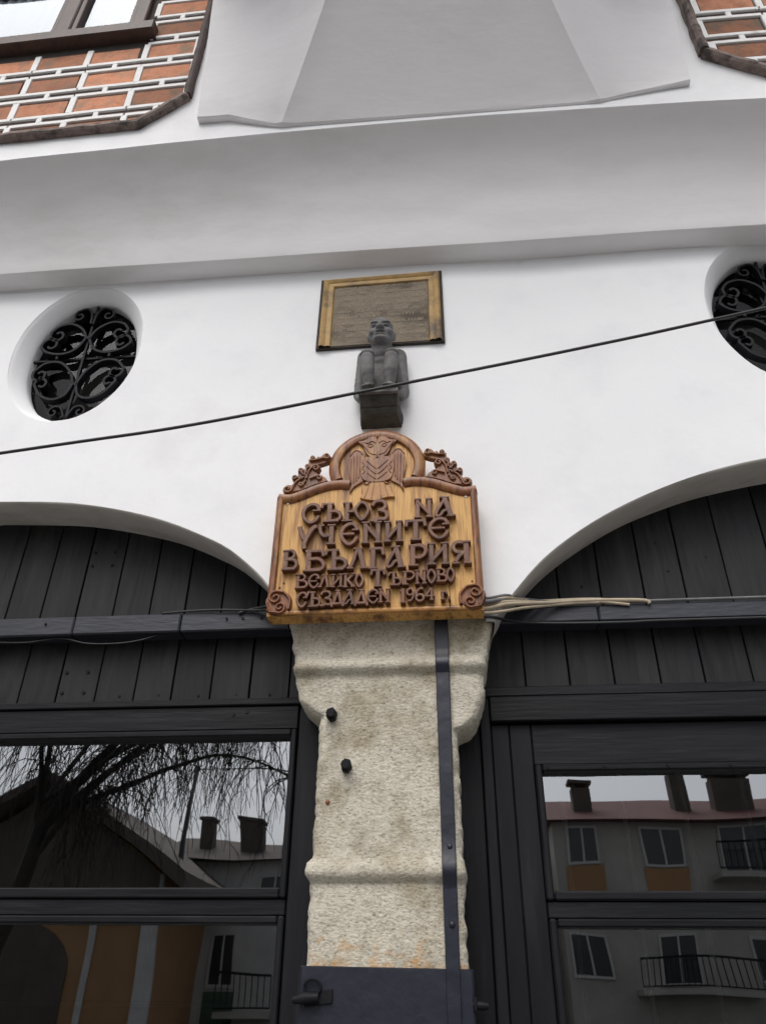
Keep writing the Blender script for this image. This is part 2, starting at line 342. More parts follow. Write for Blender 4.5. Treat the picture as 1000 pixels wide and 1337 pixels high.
def reveal(loop, rings, closed, sign, mtl, name, wob=.004):
    """rings of (inset towards the opening, depth) behind the wall face"""
    n = len(loop); m = MB()
    for (ins, dep) in rings:
        for i, p in enumerate(loop):
            if closed: t = loop[(i+1) % n]-loop[i-1]
            else: t = loop[min(i+1, n-1)]-loop[max(i-1, 0)]
            nn = Vector((-t.y, t.x)).normalized()*sign
            q = p+nn*(ins+wob*nz(p.x*3, p.y*3, dep*9)*(1 if ins else 0))
            m.v.append((q.x, dep+disp(p.x, p.y)*max(0, 1-dep/.1), q.y))
    for r in range(len(rings)-1):
        for i in range(n if closed else n-1):
            j = (i+1) % n; m.f.append((r*n+i, r*n+j, (r+1)*n+j, (r+1)*n+i))
    return m.build(name, mtl, house, True)
rgs = [(0, 0), (.003, .002), (.006, .006), (.008, .014), (.006, .08), (.0, .15), (-.006, .222)]
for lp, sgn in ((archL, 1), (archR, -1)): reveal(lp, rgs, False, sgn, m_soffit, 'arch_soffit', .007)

# ---- cornice: small soffit and a tall cove that carries the upper floor
def zc(x): return 5.475+.07*max(0, 1-((x+.35)/2.3)**2)
m = MB(); xs = [X0+.09*i for i in range(int((X1-X0)/.09)+1)]
prof_n = 0
for x in xs:
    sg = 4.965-.012*(x+2.4)*.6+.012*nz(x*1.3, 1, 1)
    P = [(.004, sg-.004), (-.02, sg), (-.06, sg+.002), (-.098, sg+.006), (-.110, sg+.012), (-.114, sg+.022)]
    zt = zc(x)+.006*nz(x*2, 7, 3)
    for k in range(1, 19):
        t0, t1 = R(33), R(80); t = t0+(t1-t0)*k/18; a = (math.cos(t0)-math.cos(t))/(math.cos(t0)-math.cos(t1)); b = (math.sin(t)-math.sin(t0))/(math.sin(t1)-math.sin(t0))
        P.append((-.114-.336*a+.004*nz(x*2, k*.4, 2), sg+.022+(zt-sg-.022)*b))
    P += [(-.4525, zt+.003), (-.440, zt+.006)]
    prof_n = len(P); m.v += [(x, y, z) for y, z in P]
for i in range(len(xs)-1):
    for k in range(prof_n-1): m.f.append((i*prof_n+k, (i+1)*prof_n+k, (i+1)*prof_n+k+1, i*prof_n+k+1))
m.build('cornice', m_cove, house, 'auto')
m = MB()
for x in xs:
    zt = zc(x)+.006*nz(x*2, 7, 3); m.v += [(x, -.4518, zt+.0032), (x, -.4512, zt+.02), (x, -.4505, 5.64), (x, -.44, 5.645)]
for i in range(len(xs)-1):
    for k in range(3): m.f.append((i*4+k, (i+1)*4+k, (i+1)*4+k+1, i*4+k+1))
m.build('fascia', m_plaster, house, recalc=False)

# ---- upper wall with a window opening on the left
m = MB(); YU = -.448
WX0, WX1, WZ0, WZ1 = -3.25, -1.79, 6.70, 8.1
for (a, b, c, d) in ((X0, WX0, 5.62, 8.7), (WX0, WX1, 5.62, WZ0), (WX0, WX1, WZ1, 8.7), (WX1, X1, 5.62, 8.7)):
    m.box(a, b, YU, YU+.4, c, d)
m.build('upper_wall', m_plaster, house)
m = MB(); m.box(X0-.3, X1+.3, -1.0, .5, 8.701, 8.9, .02); m.build('eave', m_winwood, house)
m = MB(); m.box(X0+.01, X1-.01, .6, .7, 0, 8.7); m.box(X0, X0+.3, .12, .6, 0, 5.4); m.box(X1-.3, X1, .12, .6, 0, 5.4); m.box(X0+.3, X1-.3, .02, .6, 4.999, 5.4); m.build('back_wall', m_dark, house)

# ---- canted oriel whose plaster underside flares out of the upper wall
cxo = .035
def oriel_col(u, z):
    """u -1..1 across, returns x,y"""
    d = max(0, z-5.58)
    hc = max(.36, .845-.52*d); yc = -.462-.70*d**1.05
    e_ = max(0, z-5.67); ho = 1.318-.012*e_; yo = -.482-.17*e_-.6*max(0, z-6.7)**1.5
    a = abs(u); s = 1 if u > 0 else -1
    if a <= .5: return cxo+s*hc*(a/.5), yc
    t = (a-.5)/.5; e = t*t*(3-2*t)
    y = yc+(yo-yc)*(1-(1-t)**1.5)+.012*math.sin(math.pi*t)
    return cxo+s*(hc+(ho-hc)*t), y
us = [-1+i/24 for i in range(49)]; NZ = 30
def zbot(u):
    a = abs(u)
    if a <= .5: return 5.578-.018*(u)
    t = (a-.5)/.5; return 5.578-.018*u+.10*(min(1, t*1.5)**1.3 if u < 0 else t**.9)
m = MB()
for u in us:
    zb = zbot(u); x, y = oriel_col(u, zb)
    m.v.append((x, YU+.004, zb+.004)); m.v.append((x, y+.006, zb-.001))
    for k in range(NZ+1):
        z = zb+.006+(7.05-zb-.006)*(k/NZ)**1.3; x, y = oriel_col(u, z)
        r = .010*math.exp(-((abs(u)-.5)/.03)**2); m.v.append((x, y-r+.003*nz(x*3, z*3, 1), z))
K = NZ+3
for i in range(len(us)-1):
    for k in range(K-1): m.f.append((i*K+k, (i+1)*K+k, (i+1)*K+k+1, i*K+k+1))
for i in (0, len(us)-1):
    o = len(m.v)
    for k in range(K): m.v.append((m.v[i*K+k][0], YU+.002, m.v[i*K+k][2]))
    for k in range(K-1): m.f.append((i*K+k, i*K+k+1, o+k+1, o+k))
oo = m.build('oriel_underside', m_cove, house, 'auto', recalc=False); oo.data.set_sharp_from_angle(angle=R(14))
m = MB(); m.prism([(0, 0)]*0 or [(-1.29, 7.04), (1.36, 7.04), (1.36, 8.7), (-1.29, 8.7)], YU-.001, -1.60, .02); m.build('oriel_wall', m_plaster, house)  # bay above the view, made deeper to keep sky light off the underside

# ---- brick panels with double white pointing
def brick_panel(name_lbl, xa, xb, zb, chamf, xoff, side, low):
    """chamf: (nx,nz,d) half-plane kept"""
    base = MB(); poly = clip(clip([(xa, zb), (xb, zb), (xb, 8.6), (xa, 8.6)], *chamf), 1, 0, xb)
    if side < 0:
        holes = [clip(poly, 0, 1, WZ0), clip(clip(clip(poly, 0, -1, -WZ0), -1, 0, -WX1), 0, 1, 8.6), clip(clip(poly, 0, -1, -WZ0), 1, 0, WX0)]
        for h in holes: base.prism(h, YU+.003, YU-.006)
    else: base.prism(poly, YU+.003, YU-.006)
    bp = base.build('brick_panel', m_joint, house, label=name_lbl)
    def piece(nm, poly, yf, mtl, c):
        p = clip(clip(poly, *chamf), *low); p = clip(p, 1, 0, xb); p = clip(p, -1, 0, -xa)
        if len(p) < 3: return
        cx = sum(q[0] for q in p)/len(p); cz = sum(q[1] for q in p)/len(p)
        if side < 0 and WX0-.02 < cx < WX1+.03 and cz > WZ0-.16: return
        if side < 0 and cz > WZ0-.16 and max(q[0] for q in p) > WX1 and min(q[0] for q in p) < WX1: p = clip(p, -1, 0, -(WX1+.04))
        if len(p) < 3: return
        a = abs(sum(p[i-1][0]*p[i][1]-p[i][0]*p[i-1][1] for i in range(len(p))))/2
        if a < 2e-4: return
        mm = MB(); mm.prism(p, YU-.004, yf, c); mm.build(nm, mtl, bp)
    sl = .04*(-side) if side < 0 else -.02
    PER = .258; xr0 = xoff
    def zz(x, z): return z+sl*(x-xr0)+.003*nz(x*5, z*5, side)
    def quad(x0, x1, z0, z1, j=.002): return [(x0+random.uniform(-j, j), zz(x0, z0)), ((x0+x1)/2, zz((x0+x1)/2, z0)), (x1+random.uniform(-j, j), zz(x1, z0)), (x1, zz(x1, z1)), ((x0+x1)/2, zz((x0+x1)/2, z1)), (x0, zz(x0, z1))]
    STEP = .343
    nx0 = int((xa-xoff)/STEP)-1; nx1 = int((xb-xoff)/STEP)+2
    row = 0; z = zb-.075
    while z < 8.4:
        for k in range(nx0, nx1):
            x = xoff+k*STEP+random.uniform(-.012, .012)
            # brick, below a recessed shadow gap
            piece('brick', quad(x+.024, x+STEP-.024, z+.002, z+.134), YU-.0125-random.uniform(0, .003), m_brick, .003)
            # vertical pointing between bricks
            piece('pointing', quad(x-.019, x+.019, z-.006, z+.160), YU-.0185+random.uniform(-.001, .001), m_rib, .004)
            # two horizontal ribs and a thin tile between
            piece('pointing', quad(x, x+STEP, z+.154, z+.183, 0), YU-.0195+.0012*(k % 2), m_rib, .004)
            piece('pointing', quad(x, x+STEP, z+.226, z+.254, 0), YU-.0195+.0012*(k % 2), m_rib, .004)
            xs_ = x+STEP*.5
            piece('thin_tile', quad(xs_+.016, xs_+STEP-.016, z+.192, z+.212), YU-.0095, m_tile, .002)
            piece('pointing', quad(xs_-.014, xs_+.016, z+.182, z+.227), YU-.0185, m_rib, .003)
        z += PER; row += 1
    return bp
# left panel: chamfered lower right corner; right panel: mirrored
def line(p, q, keep):
    nx, nz_ = -(q[1]-p[1]), q[0]-p[0]; l = math.hypot(nx, nz_); nx /= l; nz_ /= l; d = nx*p[0]+nz_*p[1]
    if nx*keep[0]+nz_*keep[1] > d: nx, nz_, d = -nx, -nz_, -d
    return nx, nz_, d
bpl = brick_panel('orange brick panel with double white pointing below the brown window', -4.3, -1.395, 5.72, line((-1.62, 5.715), (-1.385, 5.955), (-3, 7)), -1.395-.343*2, -1, line((-2.45, 5.69), (-1.63, 5.72), (-3, 7)))
bpr = brick_panel('orange brick panel with double white pointing right of the oriel', 1.50, 4.0, 5.68, line((1.75, 5.685), (1.478, 5.925), (3, 7)), 1.535, 1, line((1.77, 5.69), (4.0, 5.605), (3, 7)))
def border(path, wdt, mtl, parent, dep=.045):
    P = []
    for a, b in zip(path, path[1:]):
        n = max(2, int(math.dist(a, b)/.035))
        for i in range(n): P.append(Vector(a).lerp(Vector(b), i/n))
    P.append(Vector(path[-1]))
    P = [p+Vector((.005*nz(p.x*9, p.y*9, 0), .005*nz(p.x*9, p.y*9, 4))) for p in P]
    mm = MB(); wd = [1+.16*nz(p.x*11, p.y*11, 8) for p in P]
    mm.sweep(P, [(-wdt/2, .0), (-wdt/2, -dep*.8), (-wdt*.25, -dep), (wdt*.3, -dep*.9), (wdt/2, -dep*.6), (wdt/2, 0)], YU-.002, wid=wd)
    return mm.build('panel_border', mtl, parent, 'auto')
border([(-4.3, 5.61), (-2.45, 5.685), (-1.63, 5.715), (-1.385, 5.955)], .050, m_border, bpl)
border([(-1.385, 5.955), (-1.372, 8.6)], .045, m_darkborder, bpl)
border([(1.495, 8.6), (1.478, 5.925)], .050, m_border, bpr, .06)
border([(1.478, 5.925), (1.77, 5.685), (4.0, 5.60)], .052, m_border, bpr, .05)

# ---- brown casement window in the left panel
m = MB(); fy = YU-.045
m.box(WX1-.075, WX1+.004, fy, YU+.06, WZ0+.001, WZ1, .006); m.box(WX0-.004, WX0+.075, fy, YU+.06, WZ0+.001, WZ1, .006); m.box(WX0+.075, WX1-.075, fy+.002, YU+.06, WZ1-.07, WZ1-.001, .006)
win = m.build('casement_window', m_winwood, house, label='brown wooden casement window above the brick panel')
m = MB(); m.prism([(WX0-.06, 6.60), (WX1+.10, 6.66), (WX1+.10, 6.755), (WX0-.06, 6.695)], YU+.05, YU-.085, .01); m.build('window_sill', m_winwood, win)
m = MB(); m.box(-2.385, -2.285, fy+.004, YU+.05, WZ0+.07, WZ1-.071, .008); m.build('mullion', m_winwood, win)
for a, b in ((WX0+.076, -2.386), (-2.284, WX1-.076)):
    m = MB(); m.box(a, a+.035, fy+.015, YU+.04, WZ0+.06, WZ1-.072, .004); m.box(b-.035, b, fy+.015, YU+.04, WZ0+.06, WZ1-.072, .004); m.box(a+.035, b-.035, fy+.016, YU+.04, 7.50, 7.535, .004); m.build('sash', m_winwood, win)
    sheet(a+.03, b-.03, YU+.002, WZ0+.05, WZ1-.08, m_wglass, win)
    m = MB(); n = 40
    for i in range(n+1):
        x = a+.01+(b-a-.02)*i/n; y = YU+.035+.010*math.sin(i*1.7); m.v += [(x, y, WZ0+.02), (x, y, WZ1-.02)]
    for i in range(n): m.f.append((2*i, 2*i+2, 2*i+3, 2*i+1))
    m.build('curtain', m_curtain, win, True, recalc=False)

# ---- oval windows with wrought iron scrolls
def flatbar(path, wdt, dep, y, parent, name='grille_bar', mtl=None):
    mm = MB(); mm.sweep(path, [(-wdt/2, -dep/2), (wdt/2, -dep/2), (wdt/2, dep/2), (-wdt/2, dep/2)], y)
    return mm.build(name, mtl or m_iron, parent, 'auto')
def spiral(c, r0, r1, a0, turns, n=22):
    return [Vector((c[0]+(r0+(r1-r0)*i/n)*math.cos(a0+turns*2*math.pi*i/n), c[1]+(r0+(r1-r0)*i/n)*math.sin(a0+turns*2*math.pi*i/n))) for i in range(n+1)]
for oi_, (lp, (cx, cz, a, b)) in enumerate(zip(ovals, OV)):
    r_ = reveal(lp, [(-.016, 0.0), (-.004, .0015), (.004, .006), (.014, .016), (.040, .05), (.058, .075), (.062, .085), (.062, .13)], True, 1, m_plaster, 'oval_window', .006)
    r_['label'] = ('oval window with splayed white reveal and black scroll grille, ' + ('left of the plaque' if oi_ == 0 else 'cut by the right edge'))
    ia, ib = a-.062, b-.062
    m = MB(); op = oval(cx, cz, ia+.02, ib+.02, 40); m.add([(p.x, .126, p.y) for p in op], [tuple(range(40))]); m.build('pane', m_oglass, r_, recalc=False)
    m = MB(); m.prism(oval(cx, cz, ia+.03, ib+.03, 40), .34, .33); m.build('dark_recess', m_dark, r_)
    T = lambda u, v: Vector((cx+u*ia, cz+v*ib))
    yb = .082
    flatbar([T(0, -.97), T(0, .97)], .012, .016, yb, r_); flatbar([T(-.99, .06), T(.99, .06)], .011, .016, yb+.017, r_)
    for s in (-1, 1):
        def C(pts, curl, c_r, w_=.013):
            P = cat_rom([T(s*u, v) for u, v in pts], 6); sp = []
            for i in range(1, 19):
                t = i/18; c0, rr, a0, tr = curl
                sp.append(T(s*(c0[0]+rr*(1-.72*t)*math.cos(a0+tr*2*math.pi*t)), c0[1]+.78*rr*(1-.72*t)*math.sin(a0+tr*2*math.pi*t)))
            flatbar(P+sp, w_, .040, yb+.002*s, r_)
        # upper pair: one branch over the top, one along the cross bar
        C([(.03, .36), (.14, .52), (.38, .63), (.62, .60), (.74, .50)], ((.59, .44), .16, .35, -.95), 0)
        C([(.03, .36), (.16, .18), (.40, .10), (.70, .14), (.86, .24)], ((.68, .27), .18, -.2, .95), 0)
        # top small curls
        C([(.02, .62), (.05, .80), (.16, .90), (.34, .86)], ((.28, .77), .11, .7, -1.0), 0, .011)
        # lower pair
        C([(.03, -.42), (.14, -.22), (.38, -.05), (.66, -.05), (.84, -.18)], ((.70, -.24), .15, .2, -.95), 0)
        C([(.03, -.42), (.12, -.60), (.34, -.66), (.58, -.58), (.74, -.42)], ((.62, -.40), .14, -.3, .95), 0)
        C([(.02, -.95), (.12, -.80), (.24, -.78)], ((.24, -.87), .10, 1.4, -1.0), 0, .009)
    for v in (.37, -.42): m = MB(); m.box(cx-.014, cx+.014, yb-.020, yb+.02, cz+v*ib-.012, cz+v*ib+.012, .003); m.build('collar', m_iron, r_)
    for u in (-.5, .5): m = MB(); m.box(cx+u*ia-.008, cx+u*ia+.008, yb-.016, yb+.026, cz+.06*ib-.016, cz+.06*ib+.016, .003); m.build('collar', m_iron, r_)

# ---- shop fronts in the arches
def shop_front(label, xa, xb, seams, z0, z1):
    f = MB(); f.box(xa, xb, .262, .285, z0, z1); o = f.build('shop_front', m_dark, house, label=label)
    for a, b in zip(seams, seams[1:]):
        mm = MB(); t = random.uniform(0, .004); mm.box(a+.0028, b-.0028, .22+t, .2615, z0+.002, z1, .0025); mm.build('board', m_board, o)
    return o
seL = [-3.83+.1655*i for i in range(13)]+[-1.84, -1.678, -1.507, -1.338, -1.177, -1.011, -.846, -.68, -.515]
seL = sorted(set(round(s, 3) for s in seL if s < -1.9 or s > -1.85)); seL = [s for i, s in enumerate(seL) if i == 0 or s-seL[i-1] > .1]
sfL = shop_front('dark planked shop front under the left arch with two glazed lights', -3.8, -.50, seL, 2.60, 3.62)
seR = [-.05, .115, .285, .46, .636, .815, .985, 1.168, 1.361]+[1.361+.175*i for i in range(1, 13)]
sfR = shop_front('dark planked shop front and glazed door under the right arch', 0, 3.5, seR, 2.62, 3.70)
def rail(o, x0, x1, z0, z1, yf, yb=.262, c=.004, mtl=None, name='rail'):
    mm = MB(); mm.box(x0, x1, yf, yb, z0, z1, c); return mm.build(name, mtl or (m_paint if (x1-x0) > (z1-z0) else m_paintv), o)
# left front
rail(sfL, -3.75, -.585, 2.600, 2.628, .188, name='moulding')
rail(sfL, -3.75, -.628, 2.503, 2.5985, .200)
rail(sfL, -.626, -.500, 0, 2.5985, .208, .30, name='stile')
for xs0, xs1 in ((-2.22, -.628), (-3.75, -2.36)):
    for zlo, zhi in ((1.897, 2.5015), (1.05, 1.8405)):
        t = .024
        for (x0, x1, z0, z1, nm) in ((xs1-t, xs1-.001, zlo, zhi, 'trim'), (xs0+.001, xs0+t, zlo, zhi, 'trim'), (xs0+t+.001, xs1-t-.001, zlo, zlo+.034, 'trim'), (xs0+t+.001, xs1-t-.001, zhi-.024, zhi, 'trim')):
            rail(sfL, x0, x1, z0, z1, .192 if x1-x0 < .1 else .1935, .262, .005, name=nm)
        sheet(xs0+t-.01, xs1-t+.01, .246, zlo+.02, zhi-.012, m_glass, sfL)
    rail(sfL, xs0+.001, xs1-.001, 1.8415, 1.896, .206)
    rail(sfL, xs0+.001, xs1-.001, .10, 1.049, .206, name='bottom_panel')
rail(sfL, -2.359, -2.221, 0, 2.5015, .203, .30, name='stile')
for k in range(12):
    x = -.955-.2245*k
    if -2.40 < x < -2.2: continue
    mm = MB(); mm.tube([(x, .40, 1.0), (x, .40, 2.52)], .009, 8); mm.build('window_bar', m_iron, sfL)
mm = MB(); mm.tube([(-3.7, .372, 1.555), (-.6, .372, 1.575)], .007, 8); mm.build('window_rod', m_grey, sfL)
# right front: frame and door leaf
rail(sfR, .075, 3.4, 2.612, 2.652, .186, name='moulding')
rail(sfR, .134, 3.4, 2.512, 2.6105, .180)
rail(sfR, .0, .092, 0, 2.611, .212, .30, name='stile'); rail(sfR, .0935, .1325, 0, 2.611, .196, .30, name='stile')
rail(sfR, .1345, .2025, 0, 2.508, .212, .30, name='stile'); rail(sfR, .2035, .286, 0, 2.508, .2125, .30, name='stile')
rail(sfR, .2875, 1.62, 2.352, 2.508, .2135)
rail(sfR, 1.6215, 1.78, 0, 2.508, .212, .30, name='stile'); rail(sfR, 1.7815, 3.4, 2.352, 2.508, .2135)
for xs0, xs1 in ((.2875, 1.62), (1.7815, 3.3)):
    for zlo, zhi in ((1.8905, 2.3515), (1.05, 1.8345)):
        t = .026
        for (x0, x1, z0, z1) in ((xs0, xs0+t, zlo, zhi), (xs1-t, xs1, zlo, zhi), (xs0+t+.001, xs1-t-.001, zlo, zlo+.030), (xs0+t+.001, xs1-t-.001, zhi-.026, zhi)):
            rail(sfR, x0, x1, z0, z1, .197 if x1-x0 < .1 else .1985, .262, .006, name='trim')
        sheet(xs0+t-.01, xs1-t+.01, .247, zlo+.02, zhi-.012, m_glass, sfR)
    rail(sfR, xs0+.001, xs1-.001, 1.8355, 1.8895, .211)
    rail(sfR, xs0+.001, xs1-.001, .10, 1.049, .211, name='bottom_panel')
for k in range(12):
    x = .386+.220*k
    if 1.55 < x < 1.85: continue
    mm = MB(); mm.tube([(x, .276, 1.0), (x, .276, 2.45)], .0095, 8); mm.build('window_bar', m_white, sfR)
# nails, hinge leaves and bolts in the joinery
def nail(o, x, y, z, r=.006):
    mm = MB(); mm.tube([(x, y+.004, z), (x, y-.0035, z)], r, 8); mm.build('nail', m_iron, o)
for x, z in ((-1.655, 3.36), (-1.56, 3.36), (-1.655, 3.29), (-1.56, 3.29), (-1.655, 2.77), (-1.56, 2.77), (-1.655, 2.68), (-1.56, 2.68)): nail(sfL, x, .222, z, .007)
for x, z in ((-.90, 2.655), (-1.06, 2.655), (-1.23, 2.66), (-.76, 2.655), (-1.40, 2.66)): nail(sfL, x, .222, z, .005)
for x, z in ((-.895, 2.565), (-.84, 2.575)): nail(sfL, x, .200, z, .007)
for x in (.335, .545, .775, 1.0, 1.22): nail(sfR, x, .1985, 2.3415, .006)
for x, z in ((.56, 3.1), (.93, 3.16), (.9, 3.3), (1.10, 3.22)): nail(sfR, x, .222, z, .005)
mm = MB(); mm.box(-.535, -.508, .185, .209, 2.355, 2.395, .004); mm.tube([(-.505, .19, 2.35), (-.505, .19, 2.40)], .009, 8); mm.build('hinge', m_iron, sfL)
# beams across the arches
for a, b in ((-3.7, -1.625), (-1.622, -1.152), (-1.149, -.50)):
    mm = MB(); mm.box(a, b, .126+random.uniform(-.002, .002), .2195, 2.903, 2.988, .006); mm.build('beam', m_beam, house)
for a, b in ((.02, .592), (.595, 1.27), (1.273, 3.4)):
    mm = MB(); mm.box(a, b, .126+random.uniform(-.002, .002), .2195, 2.896, 2.966, .006); mm.build('beam', m_beam, house)
for x in (-1.75, -.95, -.80, -.88): nail(house, x, .124, 2.955, .005)
mm = MB(); mm.box(-3.75, -.5, .63, .64, 0, 3.6); mm.box(-3.75, 3.4, .24, .62, -.0, .05); mm.build('shop_interior', m_dark, house)

# ---- stone pillar between the arches
def pl(z):   # left edge
    return [(0, -.515), (1.93, -.510), (1.95, -.528), (1.985, -.524), (2.0, -.508), (2.49, -.507), (2.51, -.545), (2.545, -.585), (2.60, -.606), (2.645, -.612), (2.67, -.622), (2.70, -.612), (2.78, -.632), (2.875, -.657)]
def pr(z):
    return [(0, .006), (1.93, .004), (1.95, .010), (1.985, .010), (2.0, .003), (2.43, .004), (2.445, .045), (2.47, .072), (2.53, .100), (2.58, .112), (2.645, .116), (2.67, .124), (2.70, .118), (2.78, .140), (2.875, .162)]
def pfn(z):
    return [(0, 0), (1.925, 0), (1.935, -.016), (1.952, -.024), (1.975, -.020), (1.995, -.010), (2.03, -.004), (2.06, 0), (2.645, 0), (2.655, -.018), (2.672, -.028), (2.69, -.022), (2.71, -.006), (2.72, 0), (2.85, 0), (2.875, .0)]
def ip(tab, z):
    for (a, va), (b, vb) in zip(tab, tab[1:]):
        if z <= b: t = (z-a)/(b-a); return va+(vb-va)*t
    return tab[-1][1]
zs = [0, .4, .8, 1.1, 1.3, 1.45]+[1.5+.0085*i for i in range(162)]; zs = [z for z in zs if z < 2.872]+[2.873]
NX = 66; m = MB()
for z in zs:
    a = ip(pl(0), z)+.010*nz(1, z*9, 3)+.007*nz(5, z*28, 3)+.003*nz(5, z*70, 3); b = ip(pr(0), z)+.010*nz(3, z*9, 1)+.007*nz(7, z*26, 3)+.004*nz(5, z*70, 8); f0 = ip(pfn(0), z)
    row = [(a, .26), (a-.002, .12), (a, .02)]
    for i in range(NX+1):
        x = a+.004+(b-a-.008)*i/NX; e = min(i, NX-i)/NX*(b-a)
        rnd_ = .016*max(0, 1-e/.022)**2+.014*max(0, nz(i//40*7+3, z*13, 5))*max(0, 1-e/.045)
        ero = .006*nz(x*9, z*9, 2)+.0012*nz(x*42, z*60, 5)+.0012*nz(x*90, z*120, 6)
        tor = -.004 if f0 > -.002 else .0
        row.append((x, f0+rnd_+ero*(1 if f0 > -.004 else .45)-.004+max(0, nz(x*14, z*14, 11)-.45)*.03*(1 if e < .06 else .3), z))
    row += [(b, .02), (b+.002, .12), (b, .26)]
    m.v += [(p[0], p[1], z) for p in row]
K = NX+7
for i in range(len(zs)-1):
    for k in range(K-1): m.f.append((i*K+k, i*K+k+1, (i+1)*K+k+1, (i+1)*K+k))
m.f.append(tuple(range((len(zs)-1)*K, len(zs)*K)))
pil = m.build('pillar', m_stone, house, True, label='pale tooled limestone pillar with corbelled capital', recalc=False)
# iron strap down the pillar and the plate round its foot
m = MB(); P = []; zs2 = [.3+.02*i for i in range(129)]
pv = []
for z in zs2:
    f0 = min(0, ip(pfn(0), z)); xl = -.069+.005*(2.85-z)/1.2+.0015*nz(2, z*14, 1); xr_ = -.016-.003*(2.85-z)/1.2+.0015*nz(4, z*14, 1); y = -.020+f0*.8+.0012*nz(6, z*20, 2)
    pv.append([(xl, .004, z), (xl, y+.003, z), (xl+.003, y, z), (xr_-.003, y, z), (xr_, y+.003, z), (xr_, .004, z)])
for r in pv: m.v += r
for i in range(len(pv)-1):
    for k in range(5): m.f.append((i*6+k, i*6+k+1, (i+1)*6+k+1, (i+1)*6+k))
m.f.append(tuple(range((len(pv)-1)*6, len(pv)*6)))
m.build('iron_strap', m_navy, pil, 'auto', recalc=False, label='dark navy iron strap running down the pillar')
for z in (2.03, 1.80): m = MB(); m.ell((-.043+random.uniform(-.008, .008), -.022, z), (.010, .006, .010), 10, 6); m.build('rivet', m_navy, pil, True)
m = MB(); n = 14; x0, x1 = -.522, .022
rows = [(x0, .10), (x0, -.006), (x0+.006, -.012)]+[(x0+.006+(x1-x0-.012)*i/n, -.013-.0015*nz(i*.9, 2, 2)) for i in range(1, n)]+[(x1-.006, -.012), (x1, -.006), (x1, .10)]
zz_ = [.9, 1.2, 1.40, 1.48, 1.515, 1.55, 1.59, 1.63, 1.665, 1.682, 1.685]
for j, z in enumerate(zz_):
    for x, y in rows: m.v.append((x, y-.002*nz(x*8, z*12, 4)+(.005 if j == len(zz_)-1 and y < 0 else 0), z-.012*(x-x0)))
k_ = len(rows)
for j in range(len(zz_)-1):
    for k in range(k_-1): m.f.append((j*k_+k, j*k_+k+1, (j+1)*k_+k+1, (j+1)*k_+k))
m.f.append(tuple(range((len(zz_)-1)*k_, len(zz_)*k_)))
m.build('iron_plate', m_navy, pil, 'auto', recalc=False, label='dark navy iron plate wrapped round the pillar')
for x, z, rz in ((-.458, 2.487, .3), (-.396, 2.300, -.2)):
    m = MB(); P = [(x+.024*math.cos(i*math.pi/3+rz)*.85, z+.024*math.sin(i*math.pi/3+rz)*1.1) for i in range(6)]; m.prism(P, .01, -.034, .006); m.prism([(x+.018*math.cos(i*.785), z+.018*math.sin(i*.785)) for i in range(8)], -.03, -.05, .005)
    m.build('bolt', m_iron, pil)
m = MB(); m.prism([(-.500, 1.575), (-.415, 1.585), (-.415, 1.622), (-.500, 1.615)], -.012, -.022, .003); m.tube([(-.535, -.035, 1.592), (-.50, -.038, 1.597), (-.455, -.038, 1.60)], [.010, .017, .014], 10)
ring = [(-.478+.026*math.cos(a), -.026, 1.626+.022*math.sin(a)) for a in [i*2*math.pi/16 for i in range(17)]]; m.tube(ring, .005, 6); m.build('latch', m_iron, pil, 'auto')
m = MB(); m.tube([(.016, -.002, 1.585), (.045, -.004, 1.583), (.062, -.004, 1.582)], [.012, .012, .009], 10); m.box(.018, .028, -.02, .03, 1.565, 1.605, .003); m.build('bolt', m_iron, pil, 'auto')
m = MB(); m.ell((-.46, -.004, 2.18), (.008, .005, .008), 8, 6); m.build('rust_spot', m_brown, pil, True)

# ================================================================== carved wooden sign
sign = thing('carved_sign', 'golden brown carved wooden sign with raised lettering and eagle crest over the pillar', 'sign', (-.295, -.06, 2.85))
SX0, SX1, SZ0, SZT, SC = -.718, .124, 2.852, 3.418, -.295
arc = [(SC+.207*math.cos(R(a)), 3.548+.192*math.sin(R(a))) for a in range(-24, 205, 6)]
waveR = [tuple(p) for p in cat_rom([(.124, 3.418), (.075, 3.412), (.027, 3.427), (-.047, 3.458), (-.098, 3.472)], 5)]
waveL = [(2*SC-p[0], p[1]) for p in reversed(waveR)]
outline = [(SX0, SZ0), (SX1, SZ0)]+waveR+arc+waveL
YF, YB = -.105, -.028
for nm, pl_ in (('field_board', clip(outline, 1, 0, -.0045)), ('field_board', clip(outline, -1, 0, .0025))):
    m = MB(); m.prism(pl_, YB, YF-(.001 if pl_[0][0] > -.1 else 0), .0015); m.build('field_board', m_gold, sign)
for bx in (-.55, -.06): m = MB(); m.box(bx-.03, bx+.03, YB, .004, 2.95, 3.35, .003); m.build('batten', m_brown, sign)
half = [(-1, 0), (-.98, -.45), (-.75, -.85), (-.3, -1), (.3, -.92), (.72, -.6), (.95, -.3), (1, 0)]
def mould(path, wdt, hgt, name, mtl, y=YF, flip=1):
    mm = MB(); mm.sweep(path, [(o*wdt/2*flip, d*hgt+.003) for o, d in half], y); return mm.build(name, mtl, sign, 'auto')
mould([(SX0+.012, SZ0+.02), (SX0+.012, 3.405)], .030, .020, 'frame_rail', m_brown)
mould([(SX1-.012, 3.405), (SX1-.012, SZ0+.02)], .030, .020, 'frame_rail', m_brown)
mould([(SX0+.05, SZ0+.012), (-.006, SZ0+.012)], .026, .016, 'frame_rail', m_honey); mould([(-.001, SZ0+.012), (SX1-.05, SZ0+.012)], .026, .016, 'frame_rail', m_honey)
